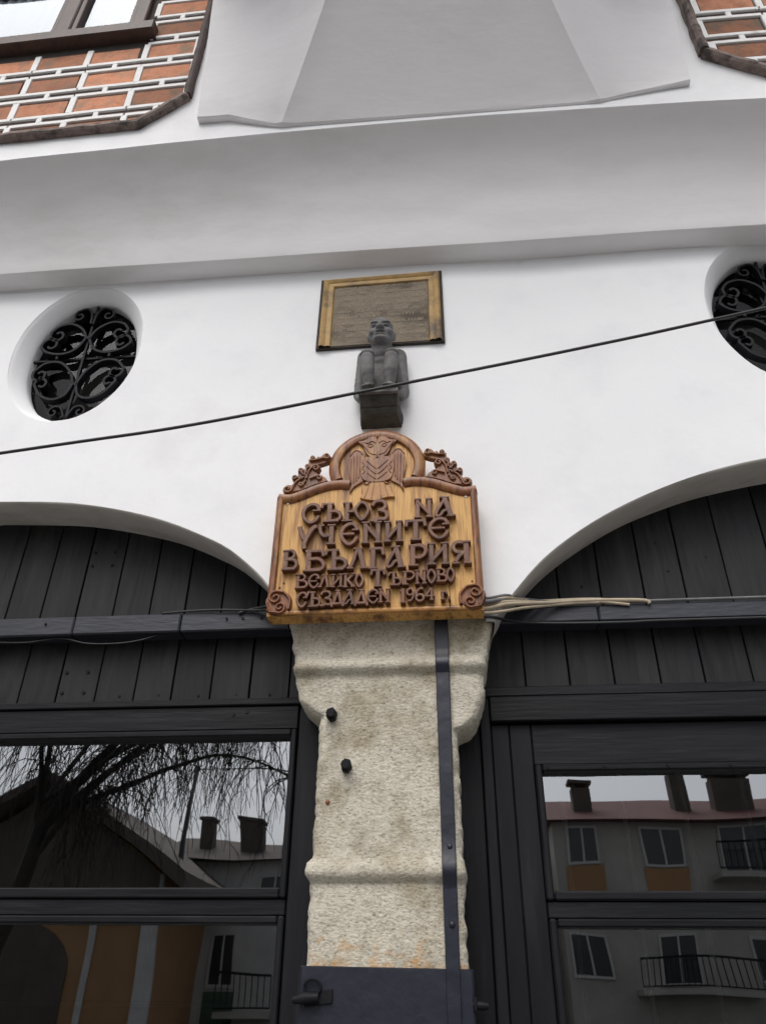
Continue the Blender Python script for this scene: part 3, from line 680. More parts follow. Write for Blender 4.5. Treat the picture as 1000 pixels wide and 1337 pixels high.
wr = [Vector((p[0], p[1]-.018)) for p in waveR]; wl = [Vector((2*SC-p.x, p.y)) for p in reversed(wr)]
wr2 = wr+[Vector((-.14, 3.457)), Vector((-.18, 3.452))]
mould(wr2, .046, .020, 'wave_moulding', m_brown); mould([Vector((2*SC-p.x, p.y)) for p in reversed(wr2)], .046, .020, 'wave_moulding', m_brown)
mould([(SC+.185*math.cos(R(a)), 3.548+.170*math.sin(R(a))) for a in range(-24, 205, 4)], .050, .020, 'arch_moulding', m_brown, flip=-1)
# ---- letters cut as slabs with chamfered edges
def strip(mm, pts, wdt, yb, yf, closed=False, smooth=0, ends=1):
    P = cat_rom(pts, smooth, closed) if smooth else [Vector(p) for p in pts]
    h = wdt/2; c = min(.0028, wdt*.22)
    mm.sweep(P, [(-h, yb), (-h, yf+c), (-h+c, yf), (h-c, yf), (h, yf+c), (h, yb)], 0, closed)
G = {}
sT = lambda x, w=.34: ('s', [(x-w/2, .955), (x+w/2, .955)], .09)
sB = lambda x, w=.40: ('s', [(x-w/2, .045), (x+w/2, .045)], .09)
Cc = [(.93, .66), (.80, .90), (.50, .96), (.20, .80), (.08, .52), (.18, .26), (.48, .05), (.74, .14), (.92, .36)]
G['С'] = [('c', Cc, .15), ('s', [(.60, .64), (1.0, .64)], .09)]
G['Е'] = [('c', Cc, .15), ('s', [(.15, .50), (.78, .50)], .11), ('s', [(.66, .68), (1.0, .68)], .09)]
G['Ъ'] = [('p', [(.42, .95), (.42, .06)], .20), ('p', [(.04, .72), (.10, .93), (.62, .93)], .12), ('c', [(.42, .52), (.72, .54), (.93, .40), (.92, .18), (.70, .07), (.42, .07)], .15), sB(.5, .74)]
G['Ю'] = [('p', [(.16, .94), (.16, .06)], .19), sT(.16), sB(.16), ('p', [(.16, .5), (.50, .5)], .12), ('c', [(.72, .95), (.52, .72), (.50, .45), (.72, .06), (.95, .45), (.92, .75)], .14, 1)]
G['З'] = [('c', [(.10, .74), (.30, .94), (.68, .95), (.88, .78), (.76, .58), (.46, .52)], .15), ('c', [(.46, .53), (.84, .44), (.96, .26), (.84, .09), (.50, .10), (.28, .03), (.04, .05)], .15)]
G['Н'] = [('p', [(.20, .94), (.20, .06)], .18), ('p', [(.80, .94), (.80, .06)], .18), ('p', [(.20, .84), (.80, .20)], .14), sT(.2, .36), sT(.8, .36), sB(.2, .38), sB(.8, .38)]
G['И'] = [('p', [(.20, .94), (.20, .06)], .18), ('p', [(.80, .94), (.80, .06)], .18), ('p', [(.20, .18), (.80, .82)], .14), sT(.2, .36), sT(.8, .36), sB(.2, .38), sB(.8, .38)]
G['А'] = [('p', [(.50, .96), (.78, .06)], .20), ('c', [(.54, .90), (.30, .55), (.10, .22), (.12, .06), (.30, .10), (.44, .28), (.66, .34)], .13), sT(.5, .46), sB(.80, .42)]
G['У'] = [('c', [(.06, .98), (.16, .70), (.34, .42)], .16), ('c', [(.96, .98), (.74, .88), (.52, .56), (.36, .24), (.38, .0)], .17)]
G['Ч'] = [('p', [(.70, .94), (.70, .06)], .20), ('c', [(.08, .94), (.14, .62), (.36, .44), (.70, .50)], .15), sT(.14, .34), sT(.7, .44), sB(.7, .46)]
G['Т'] = [('p', [(.5, .94), (.5, .06)], .21), ('p', [(.06, .66), (.10, .92), (.90, .92), (.94, .66)], .14), sB(.5, .5)]
G['В'] = [('p', [(.25, .94), (.25, .06)], .20), ('c', [(.25, .92), (.60, .96), (.78, .80), (.66, .60), (.25, .54)], .14), ('c', [(.25, .54), (.76, .50), (.95, .30), (.80, .09), (.25, .07)], .15), sB(.45, .8), sT(.3, .5)]
G['Б'] = [('p', [(.25, .94), (.25, .06)], .20), ('p', [(.10, .93), (.86, .93), (.92, .68)], .13), ('c', [(.25, .56), (.70, .56), (.94, .34), (.82, .10), (.25, .07)], .15), sB(.42, .8)]
G['Л'] = [('c', [(.46, .94), (.34, .55), (.22, .22), (.08, .06)], .14), ('p', [(.56, .96), (.80, .06)], .20), sT(.5, .46), sB(.82, .40), sB(.14, .32)]
G['Г'] = [('p', [(.34, .94), (.34, .06)], .20), ('p', [(.14, .93), (.86, .93), (.94, .64)], .14), sB(.36, .5)]
G['Р'] = [('p', [(.28, .94), (.28, .06)], .20), ('c', [(.28, .92), (.66, .96), (.94, .80), (.90, .56), (.62, .40), (.28, .44)], .15), sT(.28, .4), sB(.30, .5)]
G['Я'] = [('p', [(.74, .94), (.74, .06)], .20), ('c', [(.74, .92), (.34, .96), (.14, .80), (.20, .60), (.46, .50), (.74, .52)], .15), ('c', [(.58, .50), (.40, .34), (.22, .10)], .15), sB(.22, .38), sB(.78, .36), sT(.78, .38)]
G['К'] = [('p', [(.22, .94), (.22, .06)], .20), ('p', [(.25, .46), (.84, .94)], .14), ('p', [(.38, .56), (.84, .06)], .16), sT(.22, .38), sB(.22, .38), sT(.8, .3), sB(.82, .34)]
G['О'] = [('c', [(.5, .97), (.18, .74), (.12, .42), (.5, .03), (.88, .42), (.82, .74)], .17, 1)]
G['Д'] = [('p', [(.54, .96), (.80, .20)], .18), ('c', [(.50, .92), (.32, .5), (.20, .20)], .13), ('p', [(.04, .02), (.08, .18), (.92, .18), (.96, .02)], .14), sT(.5, .4)]
G['1'] = [('p', [(.55, .96), (.55, .06)], .22), ('p', [(.15, .78), (.55, .92)], .12), sB(.55, .9)]
G['9'] = [('c', [(.55, .95), (.20, .82), (.20, .58), (.52, .48), (.82, .62), (.80, .86)], .15, 1), ('c', [(.84, .72), (.82, .36), (.60, .10), (.20, .05)], .15)]
G['6'] = [('c', [(.50, .52), (.18, .38), (.20, .14), (.52, .05), (.84, .18), (.80, .42)], .15, 1), ('c', [(.14, .30), (.20, .66), (.45, .90), (.85, .94)], .15)]
G['4'] = [('p', [(.66, .96), (.66, .04)], .18), ('p', [(.60, .94), (.10, .34), (.96, .34)], .13), sB(.66, .4)]
G['г'] = [('p', [(.30, .94), (.30, .06)], .26), ('p', [(.05, .90), (.80, .90), (.92, .62)], .18), sB(.32, .6)]
G['.'] = [('p', [(.5, .95), (.5, .05)], .9)]
LETTERS = [('С', -0.606, -0.524, 3.261, 3.358), ('Ъ', -0.526, -0.435, 3.263, 3.360), ('Ю', -0.433, -0.319, 3.263, 3.358), ('З', -0.319, -0.243, 3.260, 3.362), ('Н', -0.138, -0.056, 3.265, 3.361), ('А', -0.056, 0.035, 3.267, 3.367),
 ('У', -0.615, -0.532, 3.141, 3.249), ('Ч', -0.531, -0.450, 3.155, 3.252), ('Е', -0.442, -0.361, 3.151, 3.255), ('Н', -0.353, -0.265, 3.153, 3.258), ('И', -0.263, -0.179, 3.156, 3.257), ('Т', -0.177, -0.084, 3.160, 3.261), ('Е', -0.082, 0.008, 3.165, 3.264),
 ('В', -0.672, -0.605, 3.045, 3.138), ('Б', -0.586, -0.493, 3.035, 3.136), ('Ъ', -0.499, -0.404, 3.037, 3.136), ('Л', -0.406, -0.320, 3.040, 3.137), ('Г', -0.328, -0.254, 3.037, 3.137), ('А', -0.254, -0.170, 3.039, 3.140), ('Р', -0.167, -0.087, 3.043, 3.142), ('И', -0.089, 0.004, 3.045, 3.147), ('Я', 0.004, 0.092, 3.046, 3.150),
 ('В', -0.613, -0.558, 2.962, 3.026), ('Е', -0.558, -0.511, 2.961, 3.024), ('Л', -0.517, -0.466, 2.963, 3.019), ('И', -0.469, -0.416, 2.961, 3.020), ('К', -0.421, -0.368, 2.959, 3.021), ('О', -0.373, -0.336, 2.961, 3.019), ('Т', -0.313, -0.250, 2.958, 3.038), ('Ъ', -0.242, -0.188, 2.961, 3.021), ('Р', -0.190, -0.136, 2.962, 3.023), ('Н', -0.138, -0.089, 2.963, 3.026), ('О', -0.091, -0.053, 2.967, 3.027), ('В', -0.057, -0.010, 2.970, 3.029), ('О', -0.015, 0.020, 2.972, 3.031),
 ('С', -0.600, -0.555, 2.880, 2.946), ('Ъ', -0.560, -0.503, 2.880, 2.948), ('З', -0.509, -0.459, 2.884, 2.948), ('Д', -0.463, -0.411, 2.879, 2.950), ('А', -0.417, -0.364, 2.886, 2.950), ('Д', -0.371, -0.318, 2.879, 2.950), ('Е', -0.324, -0.275, 2.888, 2.948), ('Н', -0.280, -0.231, 2.889, 2.949), ('1', -0.196, -0.173, 2.886, 2.949), ('9', -0.174, -0.137, 2.891, 2.950), ('6', -0.139, -0.098, 2.890, 2.949), ('4', -0.100, -0.059, 2.894, 2.948), ('г', -0.040, -0.011, 2.894, 2.931), ('.', -0.009, -0.002, 2.896, 2.907)]
for ch, x0, x1, z0, z1 in LETTERS:
    z0 -= .006; z1 -= .006; mm = MB(); h = z1-z0; w_ = x1-x0
    x0 += .02*w_; x1 -= .02*w_; w_ = x1-x0
    for i, st in enumerate(G[ch]):
        kind, pts, wd = st[0], st[1], st[2]; closed = len(st) > 3
        P = [(x0+u*w_, z0+v*h) for u, v in pts]; sw = wd*h*1.10
        if ch == '.': sw = .008
        strip(mm, P, sw, YF+.002, YF-.0275-.0007*i, closed, 4 if kind == 'c' else 0)
    mm.build('letter', m_letter, sign)
# ---- crest: two-headed bird in relief
def relief(poly, h, name, mtl, parent=sign, c=.005, y=YF):
    mm = MB(); P = [tuple(p) for p in cat_rom(poly, 3, True)]; mm.prism(P, y+.002, y-h, c); return mm.build(name, mtl, parent)
TAIL = [(-0.358, 3.435), (-0.335, 3.463), (-0.294, 3.464), (-0.253, 3.458), (-0.235, 3.436), (-0.226, 3.4), (-0.217, 3.379), (-0.249, 3.377), (-0.293, 3.363), (-0.333, 3.368), (-0.364, 3.38), (-0.355, 3.4)]
BODY = [(-0.362, 3.578), (-0.328, 3.592), (-0.2935, 3.582), (-0.259, 3.592), (-0.225, 3.578), (-0.219, 3.528), (-0.230, 3.476), (-0.259, 3.458), (-0.2935, 3.454), (-0.328, 3.458), (-0.357, 3.476), (-0.368, 3.528)]
HEADL = [(-0.380, 3.676), (-0.350, 3.684), (-0.325, 3.700), (-0.2945, 3.692), (-0.2938, 3.590), (-0.318, 3.585), (-0.343, 3.610), (-0.357, 3.648)]
WINGL = [(-0.408, 3.613), (-0.394, 3.631), (-0.372, 3.634), (-0.348, 3.61), (-0.350, 3.543), (-0.352, 3.486), (-0.352, 3.466), (-0.391, 3.437), (-0.408, 3.406), (-0.406, 3.452), (-0.421, 3.547)]
flipx = lambda P: [(2*-.2935-x, z) for x, z in P]
crest = relief(BODY, .016, 'crest_body', m_brown); crest['label'] = 'carved two-headed bird crest in the sign arch'
relief(TAIL, .013, 'crest_tail', m_honey); 
for k, P in enumerate((HEADL, flipx(HEADL))): relief(P, .0145+.0004*k, 'crest_head', m_brown)
for k, P in enumerate((WINGL, flipx(WINGL))): relief(P, .010, 'crest_wing', m_brown)
def vein(paths, h, r, name, mtl):
    mm = MB()
    for p in paths: mm.tube([(q.x, YF-h, q.y) for q in cat_rom(p, 4)], r, 6)
    return mm.build(name, mtl, sign, True)
for s in (1, -1):
    F = (lambda p: p) if s == 1 else (lambda p: flipx(p))
    vein([F(p) for p in ([(-.413, 3.60), (-.394, 3.628), (-.372, 3.626), (-.358, 3.606)], [(-.408, 3.585), (-.407, 3.52), (-.403, 3.45)], [(-.395, 3.60), (-.394, 3.52), (-.393, 3.455)], [(-.382, 3.605), (-.381, 3.53), (-.382, 3.465)], [(-.369, 3.60), (-.369, 3.54), (-.373, 3.48)])], .0105, .0026, 'wing_feather', m_brown)
    vein([F(p) for p in ([(-.366, 3.672), (-.345, 3.640), (-.325, 3.610), (-.300, 3.600)], [(-.352, 3.670), (-.335, 3.665), (-.318, 3.675), (-.300, 3.664)], [(-.335, 3.652), (-.325, 3.642), (-.314, 3.650), (-.322, 3.660), (-.333, 3.655)])], .0155, .0024, 'head_line', m_brown)
    vein([F(p) for p in ([(-.358, 3.562), (-.348, 3.545), (-.357, 3.53), (-.346, 3.515), (-.355, 3.50)], [(-.340, 3.57), (-.318, 3.545), (-.297, 3.525)], [(-.338, 3.54), (-.318, 3.515), (-.297, 3.497)], [(-.335, 3.505), (-.316, 3.485), (-.297, 3.47)], [(-.355, 3.455), (-.335, 3.445), (-.322, 3.460)])], .0168, .0023, 'body_line', m_brown)
    vein([F(p) for p in ([(-.325, 3.45), (-.335, 3.41), (-.345, 3.378)], [(-.305, 3.45), (-.310, 3.41), (-.315, 3.372)])], .0135, .0018, 'tail_line', m_honey)
# ---- pierced leaf scrolls on the shoulders and scrolls in the corners
def scroll_tube(mm, pts, c, r0, turns, a0, hand, rad, y):
    P = [Vector(p) for p in pts]; Q = cat_rom(P, 4)
    sp = [Vector((c[0]+r0*(1-.8*i/16)*math.cos(a0+hand*turns*2*math.pi*i/16), c[1]+r0*(1-.8*i/16)*math.sin(a0+hand*turns*2*math.pi*i/16))) for i in range(17)]
    A = Q+sp; mm.sweep(A, [(-rad, .012), (-rad*.9, -.004), (-rad*.4, -.010), (rad*.4, -.010), (rad*.9, -.004), (rad, .012)], y)
ORL = [[(-.690, 3.425), (-.62, 3.435), (-.560, 3.462), (-.505, 3.478), (-.520, 3.500), (-.60, 3.515), (-.655, 3.475)], [(-.636, 3.474), (-.662, 3.498), (-.652, 3.516), (-.637, 3.512), (-.640, 3.538), (-.622, 3.552), (-.610, 3.545), (-.606, 3.568), (-.585, 3.573), (-.556, 3.571), (-.541, 3.553), (-.548, 3.535), (-.560, 3.530), (-.550, 3.514), (-.530, 3.508), (-.516, 3.488), (-.519, 3.470), (-.562, 3.473), (-.598, 3.480), (-.607, 3.462), (-.625, 3.450), (-.645, 3.455), (-.652, 3.466)],
 [(-.674+.026*math.cos(R(a)), 3.442+.025*math.sin(R(a))) for a in range(0, 360, 24)],
 [(-.655, 3.470), (-.635, 3.480), (-.648, 3.430), (-.668, 3.440)],
 [(-.598, 3.566), (-.596, 3.602), (-.582, 3.600), (-.576, 3.611), (-.564, 3.603), (-.556, 3.614), (-.546, 3.609), (-.530, 3.626), (-.508, 3.623), (-.495, 3.604), (-.503, 3.584), (-.530, 3.574), (-.56, 3.566)]]
for s in (1, -1):
    F = lambda P: P if s == 1 else [(2*SC-p[0], p[1]) for p in P]
    leaf = MB(); [leaf.prism(F(q_), YF+.024, YF-.008+.0006*k_, .003) for k_, q_ in enumerate(ORL)]; lo = leaf.build('leaf_scroll', m_brown, sign)
    mm = MB(); y = YF-.009
    for pts, c, r0, a0, hand in (([(-.608, 3.500), (-.640, 3.478), (-.655, 3.450)], (-.677, 3.441), .017, -.3, -1), ([(-.598, 3.490), (-.590, 3.530), (-.572, 3.555)], (-.562, 3.545), .014, 1.6, -1), ([(-.590, 3.588), (-.555, 3.590), (-.530, 3.598)], (-.518, 3.606), .013, -1.2, 1), ([(-.585, 3.490), (-.560, 3.500)], (-.545, 3.492), .012, 2.5, -1), ([(-.610, 3.510), (-.622, 3.525)], (-.627, 3.535), .010, -.6, 1), ([(-.615, 3.49), (-.640, 3.498)], (-.650, 3.497), .010, .6, 1), ([(-.600, 3.520), (-.602, 3.545)], (-.600, 3.556), .009, -1.4, 1), ([(-.585, 3.60), (-.580, 3.606)], (-.575, 3.603), .006, 2, 1), ([(-.600, 3.478), (-.612, 3.466)], (-.621, 3.463), .010, .2, -1)):
        P = F(pts); c2 = F([c])[0]; a2 = a0 if s == 1 else math.pi-a0
        scroll_tube(mm, P, c2, r0*1.1, 1.1, a2, hand*s, .0052, y)
    o = mm.build('leaf_relief', m_brown, lo, 'auto')
    # lower corner roundel with a double scroll
    cx_, cz_ = (-.672, 2.903) if s == 1 else (2*SC+.672, 2.903)
    mm = MB(); P = [(cx_+.052*math.cos(R(a))*(1+.06*math.sin(R(a*3))), cz_+.052*math.sin(R(a))) for a in range(0, 360, 15)]; mm.prism(P, YF+.004, YF-.014, .005); ro = mm.build('corner_scroll', m_brown, sign)
    mm = MB(); scroll_tube(mm, [(cx_+s*.044, cz_-.03), (cx_+s*.046, cz_+.01), (cx_+s*.02, cz_+.043)], (cx_-s*.012, cz_+.020), .028, 1.25, math.pi/2 if s == 1 else math.pi/2, s*1, .0055, YF-.016)
    scroll_tube(mm, [(cx_-s*.046, cz_+.0), (cx_-s*.03, cz_-.040)], (cx_+s*.008, cz_-.022), .024, 1.25, -math.pi/2, s*1, .005, YF-.0155)
    mm.build('scroll_relief', m_brown, ro, 'auto')
for x, z in ((-.457, 3.60), (-.675, 2.975), (.085, 2.975), (-.66, 2.995)): m = MB(); m.tube([(x, YF+.002, z), (x, YF-.0025, z)], .004, 8); m.build('nail_hole', m_gap_hole, sign)
for x, z in ((-.672, 3.372), (.078, 3.370)): m = MB(); m.ell((x, YF-.001, z), (.0055, .004, .0055), 8, 6); m.build('screw', m_white, sign, True)

# ================================================================== inscribed slab above the statue
plq = thing('inscribed_plaque', 'weathered brown inscribed slab with bronze frame set in the white wall', 'plaque', (-.30, 0, 4.36))
PQ = [(-.622, 4.358), (.020, 4.362), (.018, 4.872), (-.617, 4.856)]
def lerp4(u, v, e=0):
    a = Vector(PQ[0]).lerp(Vector(PQ[1]), u); b = Vector(PQ[3]).lerp(Vector(PQ[2]), u); return tuple(a.lerp(b, v))
def inset(d):
    uw, vw = d/.64, d/.505; return [lerp4(uw, vw), lerp4(1-uw, vw), lerp4(1-uw, 1-vw), lerp4(uw, 1-vw)]
m = MB(); m.prism(inset(-.004), .02, -.016, .004); m.build('slab_shadow_gap', m_gap_hole, plq)  # dark rim painted in for the shadow gap round the slab
fr = [inset(.010), inset(.074)]
for i in range(4):
    a, b = fr[0][i], fr[0][(i+1) % 4]; c, d = fr[1][(i+1) % 4], fr[1][i]
    if i == 1: a = lerp4(1-.010/.64, .006); d = lerp4(1-.074/.64, .006)
    if i == 3: b = lerp4(.010/.64, .006); c = lerp4(.074/.64, .006)
    if i == 0:   # bottom member is mostly worn off
        continue
    mm = MB(); n = 10; prof = [(0, -.017), (.05, -.030), (.2, -.036), (.40, -.032), (.52, -.026), (.7, -.030), (.9, -.027), (1, -.0165)]
    for k in range(n+1):
        t = k/n; p = Vector(a).lerp(Vector(b), t); q = Vector(d).lerp(Vector(c), t)
        for (s_, y) in prof: r2 = p.lerp(q, s_); mm.v.append((r2.x, y+.0012*nz(r2.x*30, r2.y*30, 1), r2.y))
    kk = len(prof)
    for k in range(n):
        for j in range(kk-1): mm.f.append((k*kk+j, k*kk+j+1, (k+1)*kk+j+1, (k+1)*kk+j))
    mm.build('frame_side', m_plaqf, plq, 'auto')
m = MB(); P = inset(.074); P[0] = lerp4(.115, .012); P[1] = lerp4(.885, .012); m.prism(P, -.010, -.0185, .001); slab = m.build('inscription_panel', m_plaq, plq)
m = MB(); rr = random.Random(3)
for row in range(9):
    v = .82-row*.088; u = .145
    while u < .86:
        L_ = rr.choice((.008, .010, .013)); k = rr.random()
        if k < .82:
            c0 = lerp4(u, v); hgt = .020+rr.uniform(-.003, .003)
            m.box(c0[0], c0[0]+.003, -.0202, -.0175, c0[1], c0[1]+hgt)
            if rr.random() < .6: m.box(c0[0]+.0031, c0[0]+L_*.62, -.0199, -.0175, c0[1]+rr.choice((0, .008, .016)), c0[1]+.004+rr.choice((0, .008, .016)) if False else c0[1]+.0195)if rr.random() < .15 else m.box(c0[0]+.0031, c0[0]+L_*.62, -.0199, -.0175, c0[1]+.008, c0[1]+.0115)
            if rr.random() < .5: m.box(c0[0]+L_*.66, c0[0]+L_*.66+.003, -.0202, -.0175, c0[1], c0[1]+hgt)
        u += (L_+.005)/.64
o = m.build('inscription', m_glyph, slab, kind='stuff', recalc=False)

# ================================================================== squatting stone figure on a corbel
st = thing('stone_figure', 'small grey stone figure squatting on a corbel above the carved sign', 'statue', (-.285, 0, 3.84))
m = MB()
A0 = [(-.372, -.172), (-.204, -.172), (-.186, .02), (-.390, .02)]
def ring(z, s, yshift=0): return [((x+.287)*s-.287, y if y > 0 else y*s*(1+yshift), z) for x, y in A0]
lv = [ring(3.838, .96, -.30), ring(3.850, .98, -.26), ring(3.858, .98, -.25), ring(3.862, 1.0, -.22), ring(3.898, 1.0, -.06), ring(3.905, 1.0, -.04)]
V = [p for r in lv for p in r]; F_ = [(0, 1, 2, 3), (20, 23, 22, 21)]
for j in range(5):
    for i in range(4): k = (i+1) % 4; F_.append((j*4+i, j*4+k, (j+1)*4+k, (j+1)*4+i))
bm = bmesh.new(); bv = [bm.verts.new(v) for v in V]; [bm.faces.new([bv[i] for i in f]) for f in F_]
bmesh.ops.subdivide_edges(bm, edges=bm.edges[:], cuts=5, use_grid_fill=True)
for v in bm.verts:
    if v.co.y < 0: v.co += Vector((.004*nz(v.co.x*30, v.co.y*30, v.co.z*30), .004*nz(v.co.x*30+9, v.co.y*30, v.co.z*30), .004*nz(v.co.x*30, v.co.y*30+7, v.co.z*30)))
bmesh.ops.recalc_face_normals(bm, faces=bm.faces); me = bpy.data.meshes.new('corbel'); bm.to_mesh(me); bm.free(); me.materials.append(m_ped)
o = bpy.data.objects.new('corbel', me); COL.objects.link(o); attach(o, st)
m = MB(); m.prism([(-.378, 3.9045), (-.198, 3.9045), (-.198, 3.925), (-.378, 3.925)], .01, -.182, .004); m.build('corbel_slab', m_statue, st)
X = -.286; m = MB()
m.cap((X, -.005, 4.02), (X, -.020, 4.20), .075, .072); m.ell((X, -.025, 4.03), (.118, .055, .078)); m.ell((X, -.050, 4.232), (.118, .050, .048)); m.ell((X, -.055, 4.20), (.050, .045, .060))
m.cap((X, -.06, 4.24), (X, -.075, 4.30), .055, .055)
m.ell((X, -.092, 4.345), (.066, .066, .084)); m.ell((X, -.096, 4.385), (.063, .064, .048)); m.ell((X, -.100, 4.318), (.064, .060, .050)); m.ell((X, -.112, 4.290), (.052, .044, .036))
m.ell((X, -.157, 4.352), (.012, .014, .026)); m.ell((X, -.163, 4.334), (.024, .015, .010)); m.ell((X, -.166, 4.337), (.010, .014, .010))
m.ell((X, -.148, 4.298), (.030, .014, .007)); m.ell((X, -.150, 4.316), (.030, .012, .005)); m.ell((X, -.142, 4.280), (.030, .018, .012))
for s in (-1, 1):
    m.ell((X+s*.028, -.148, 4.378), (.026, .012, .007)); m.ell((X+s*.028, -.147, 4.360), (.017, .010, .0065)); m.ell((X+s*.066, -.080, 4.345), (.010, .018, .026)); m.ell((X+s*.040, -.134, 4.325), (.022, .020, .022))
    m.cap((X+s*.090, -.048, 4.236), (X+s*.106, -.046, 4.10), .040, .031); m.cap((X+s*.108, -.046, 4.10), (X+s*.113, -.050, 4.00), .031, .029); m.cap((X+s*.112, -.05, 4.0), (X+s*.100, -.075, 3.960), .030, .024)
    m.cap((X+s*.078, -.04, 4.03), (X+s*.064, -.150, 4.126), .040, .034)
    m.cap((X+s*.060, -.164, 4.122), (X+s*.056, -.168, 4.04), .037, .033); m.cap((X+s*.056, -.168, 4.04), (X+s*.050, -.146, 3.955), .033, .024)
    m.ell((X+s*.061, -.166, 4.148), (.040, .036, .016))
    m.cap((X+s*.050, -.125, 3.948), (X+s*.052, -.170, 3.942), .028, .025)
    for k in range(5): m.cap((X+s*(.028+.0118*k), -.176, 3.942), (X+s*(.027+.0124*k), -.200+.003*abs(k-1), 3.936), .0078, .0072)
tmp = m.build('tmp', m_statue, None)
md = tmp.modifiers.new('r', 'REMESH'); md.mode = 'VOXEL'; md.voxel_size = .0034; md.use_smooth_shade = True
sm = tmp.modifiers.new('s', 'SMOOTH'); sm.factor = .5; sm.iterations = 2
tmp.data.transform(Matrix.Translation((X, 0, 0)) @ Matrix.Diagonal((.93, 1, 1, 1)) @ Matrix.Translation((-X, 0, 0)))
dg = bpy.context.evaluated_depsgraph_get(); me = bpy.data.meshes.new_from_object(tmp.evaluated_get(dg)); me.name = 'figure'
bpy.data.objects.remove(tmp)
def dent(v, c, r, d):
    q = ((v.co.x-c[0])/r[0])**2+((v.co.z-c[2])/r[2])**2
    if q < 1 and v.co.y < c[1]: v.co.y += d*(1-q)**.7
for v in me.vertices:
    dent(v, (X, -.10, 4.307), (.022, 1, .0075), .022)
    for s in (-1, 1): dent(v, (X+s*.028, -.11, 4.369), (.021, 1, .004), .009); dent(v, (X+s*.028, -.11, 4.350), (.020, 1, .005), .008)
    v.co += Vector((1, 1, 1))*.0012*nz(v.co.x*40, v.co.y*40, v.co.z*40)
    if v.co.y > -.002: v.co.y = max(-.002, min(v.co.y, .03))
me.materials.clear(); me.materials.append(m_statue); me.polygons.foreach_set('use_smooth', [True]*len(me.polygons))
o = bpy.data.objects.new('figure', me); COL.objects.link(o); attach(o, st)

# ================================================================== cables
P = cat_rom([(-4.38, -.45, 3.13), (-1.756, -.5, 3.411), (-.991, -.5, 3.505), (-.233, -.5, 3.645), (.531, -.5, 3.790), (1.306, -.5, 3.955), (4.09, -.45, 4.62)], 8)
m = MB(); m.tube(P, .0065, 8); m.tube([(-4.36, -.45, 3.13), (-4.36, .02, 3.10)], .01, 8); m.tube([(4.07, -.45, 4.62), (4.07, .02, 4.60)], .01, 8); tag(m.build('overhead_cable', m_cable, None, True), 'black overhead cable slanting across the white wall in front of the statue', 'cable')
def cable(pts, r, mtl, label, group=None):
    m = MB(); m.tube(cat_rom(pts, 8), r, 7); o = m.build('cable', mtl, None, True); tag(o, label, 'cable', group); return o
gB = 'cables beside the sign over the right arch'
cable([(-.02, -.05, 2.885), (.13, -.032, 2.892), (.215, -.016, 2.915), (.30, .04, 2.943), (.42, .098, 2.970), (.53, .110, 2.980), (.66, .115, 2.981), (.78, .1155, 2.975), (.80, .118, 2.962)], .0085, m_beige, 'thick beige cable leaving the sign along the right beam, the longest one', gB)
cable([(-.02, -.05, 2.902), (.13, -.030, 2.908), (.21, -.016, 2.926), (.29, .045, 2.955), (.38, .105, 2.976), (.48, .114, 2.985), (.60, .1155, 2.976), (.72, .118, 2.960)], .0065, m_beige, 'thin beige cable tied above the longest beige one by the sign', gB)
cable([(-.02, -.05, 2.872), (.13, -.030, 2.874), (.20, -.018, 2.884), (.28, .03, 2.918), (.40, .095, 2.957), (.52, .112, 2.972), (.60, .1145, 2.972)], .0065, m_beige, 'beige cable at the bottom of the bundle beside the sign', gB)
cable([(-.02, -.05, 2.920), (.13, -.028, 2.926), (.215, -.014, 2.944), (.28, .055, 2.970), (.36, .110, 2.986), (.55, .1165, 2.990), (.68, .118, 2.982)], .006, m_beige, 'thin beige cable at the top of the bundle beside the sign', gB)
cable([(-.02, -.05, 2.932), (.13, -.026, 2.938), (.22, -.012, 2.956), (.28, .065, 2.978), (.40, .115, 2.984), (.62, .122, 2.9765), (1.0, .125, 2.978), (2.4, .125, 2.978)], .0065, m_grey, 'grey cable lying along the top of the right beam', gB)
cable([(-.02, -.05, 2.860), (.13, -.028, 2.860), (.20, .02, 2.868), (.28, .095, 2.886), (.44, .115, 2.885), (.70, .120, 2.884), (.95, .124, 2.889), (2.4, .13, 2.889)], .006, m_cable, 'black cable sagging under the right beam', gB)
cable([(-.02, -.05, 2.912), (.13, -.045, 2.915), (.19, -.025, 2.930), (.25, .03, 2.952), (.30, .08, 2.968), (.34, .118, 2.972)], .009, m_grey, 'short thick grey cable end beside the lower right sign corner', gB)
cable([(-.62, -.02, 2.94), (-.74, .06, 2.962), (-.83, .11, 2.983), (-1.0, .118, 2.994), (-1.15, .124, 2.9935), (-1.24, .13, 2.991)], .005, m_cable, 'thin black cable running from the sign onto the left beam')
cable([(-.62, -.02, 2.952), (-.73, .05, 2.975), (-.80, .10, 2.990), (-.86, .118, 2.988), (-.90, .119, 2.975)], .006, m_cable, 'short black cable end curling down beside the lower left sign corner')
cable([(-1.25, .150, 2.899), (-1.33, .14, 2.872), (-1.42, .135, 2.860), (-1.55, .14, 2.866), (-1.68, .150, 2.896), (-1.85, .145, 2.880), (-2.1, .150, 2.897)], .0035, m_cable, 'thin black wire drooping under the left beam')

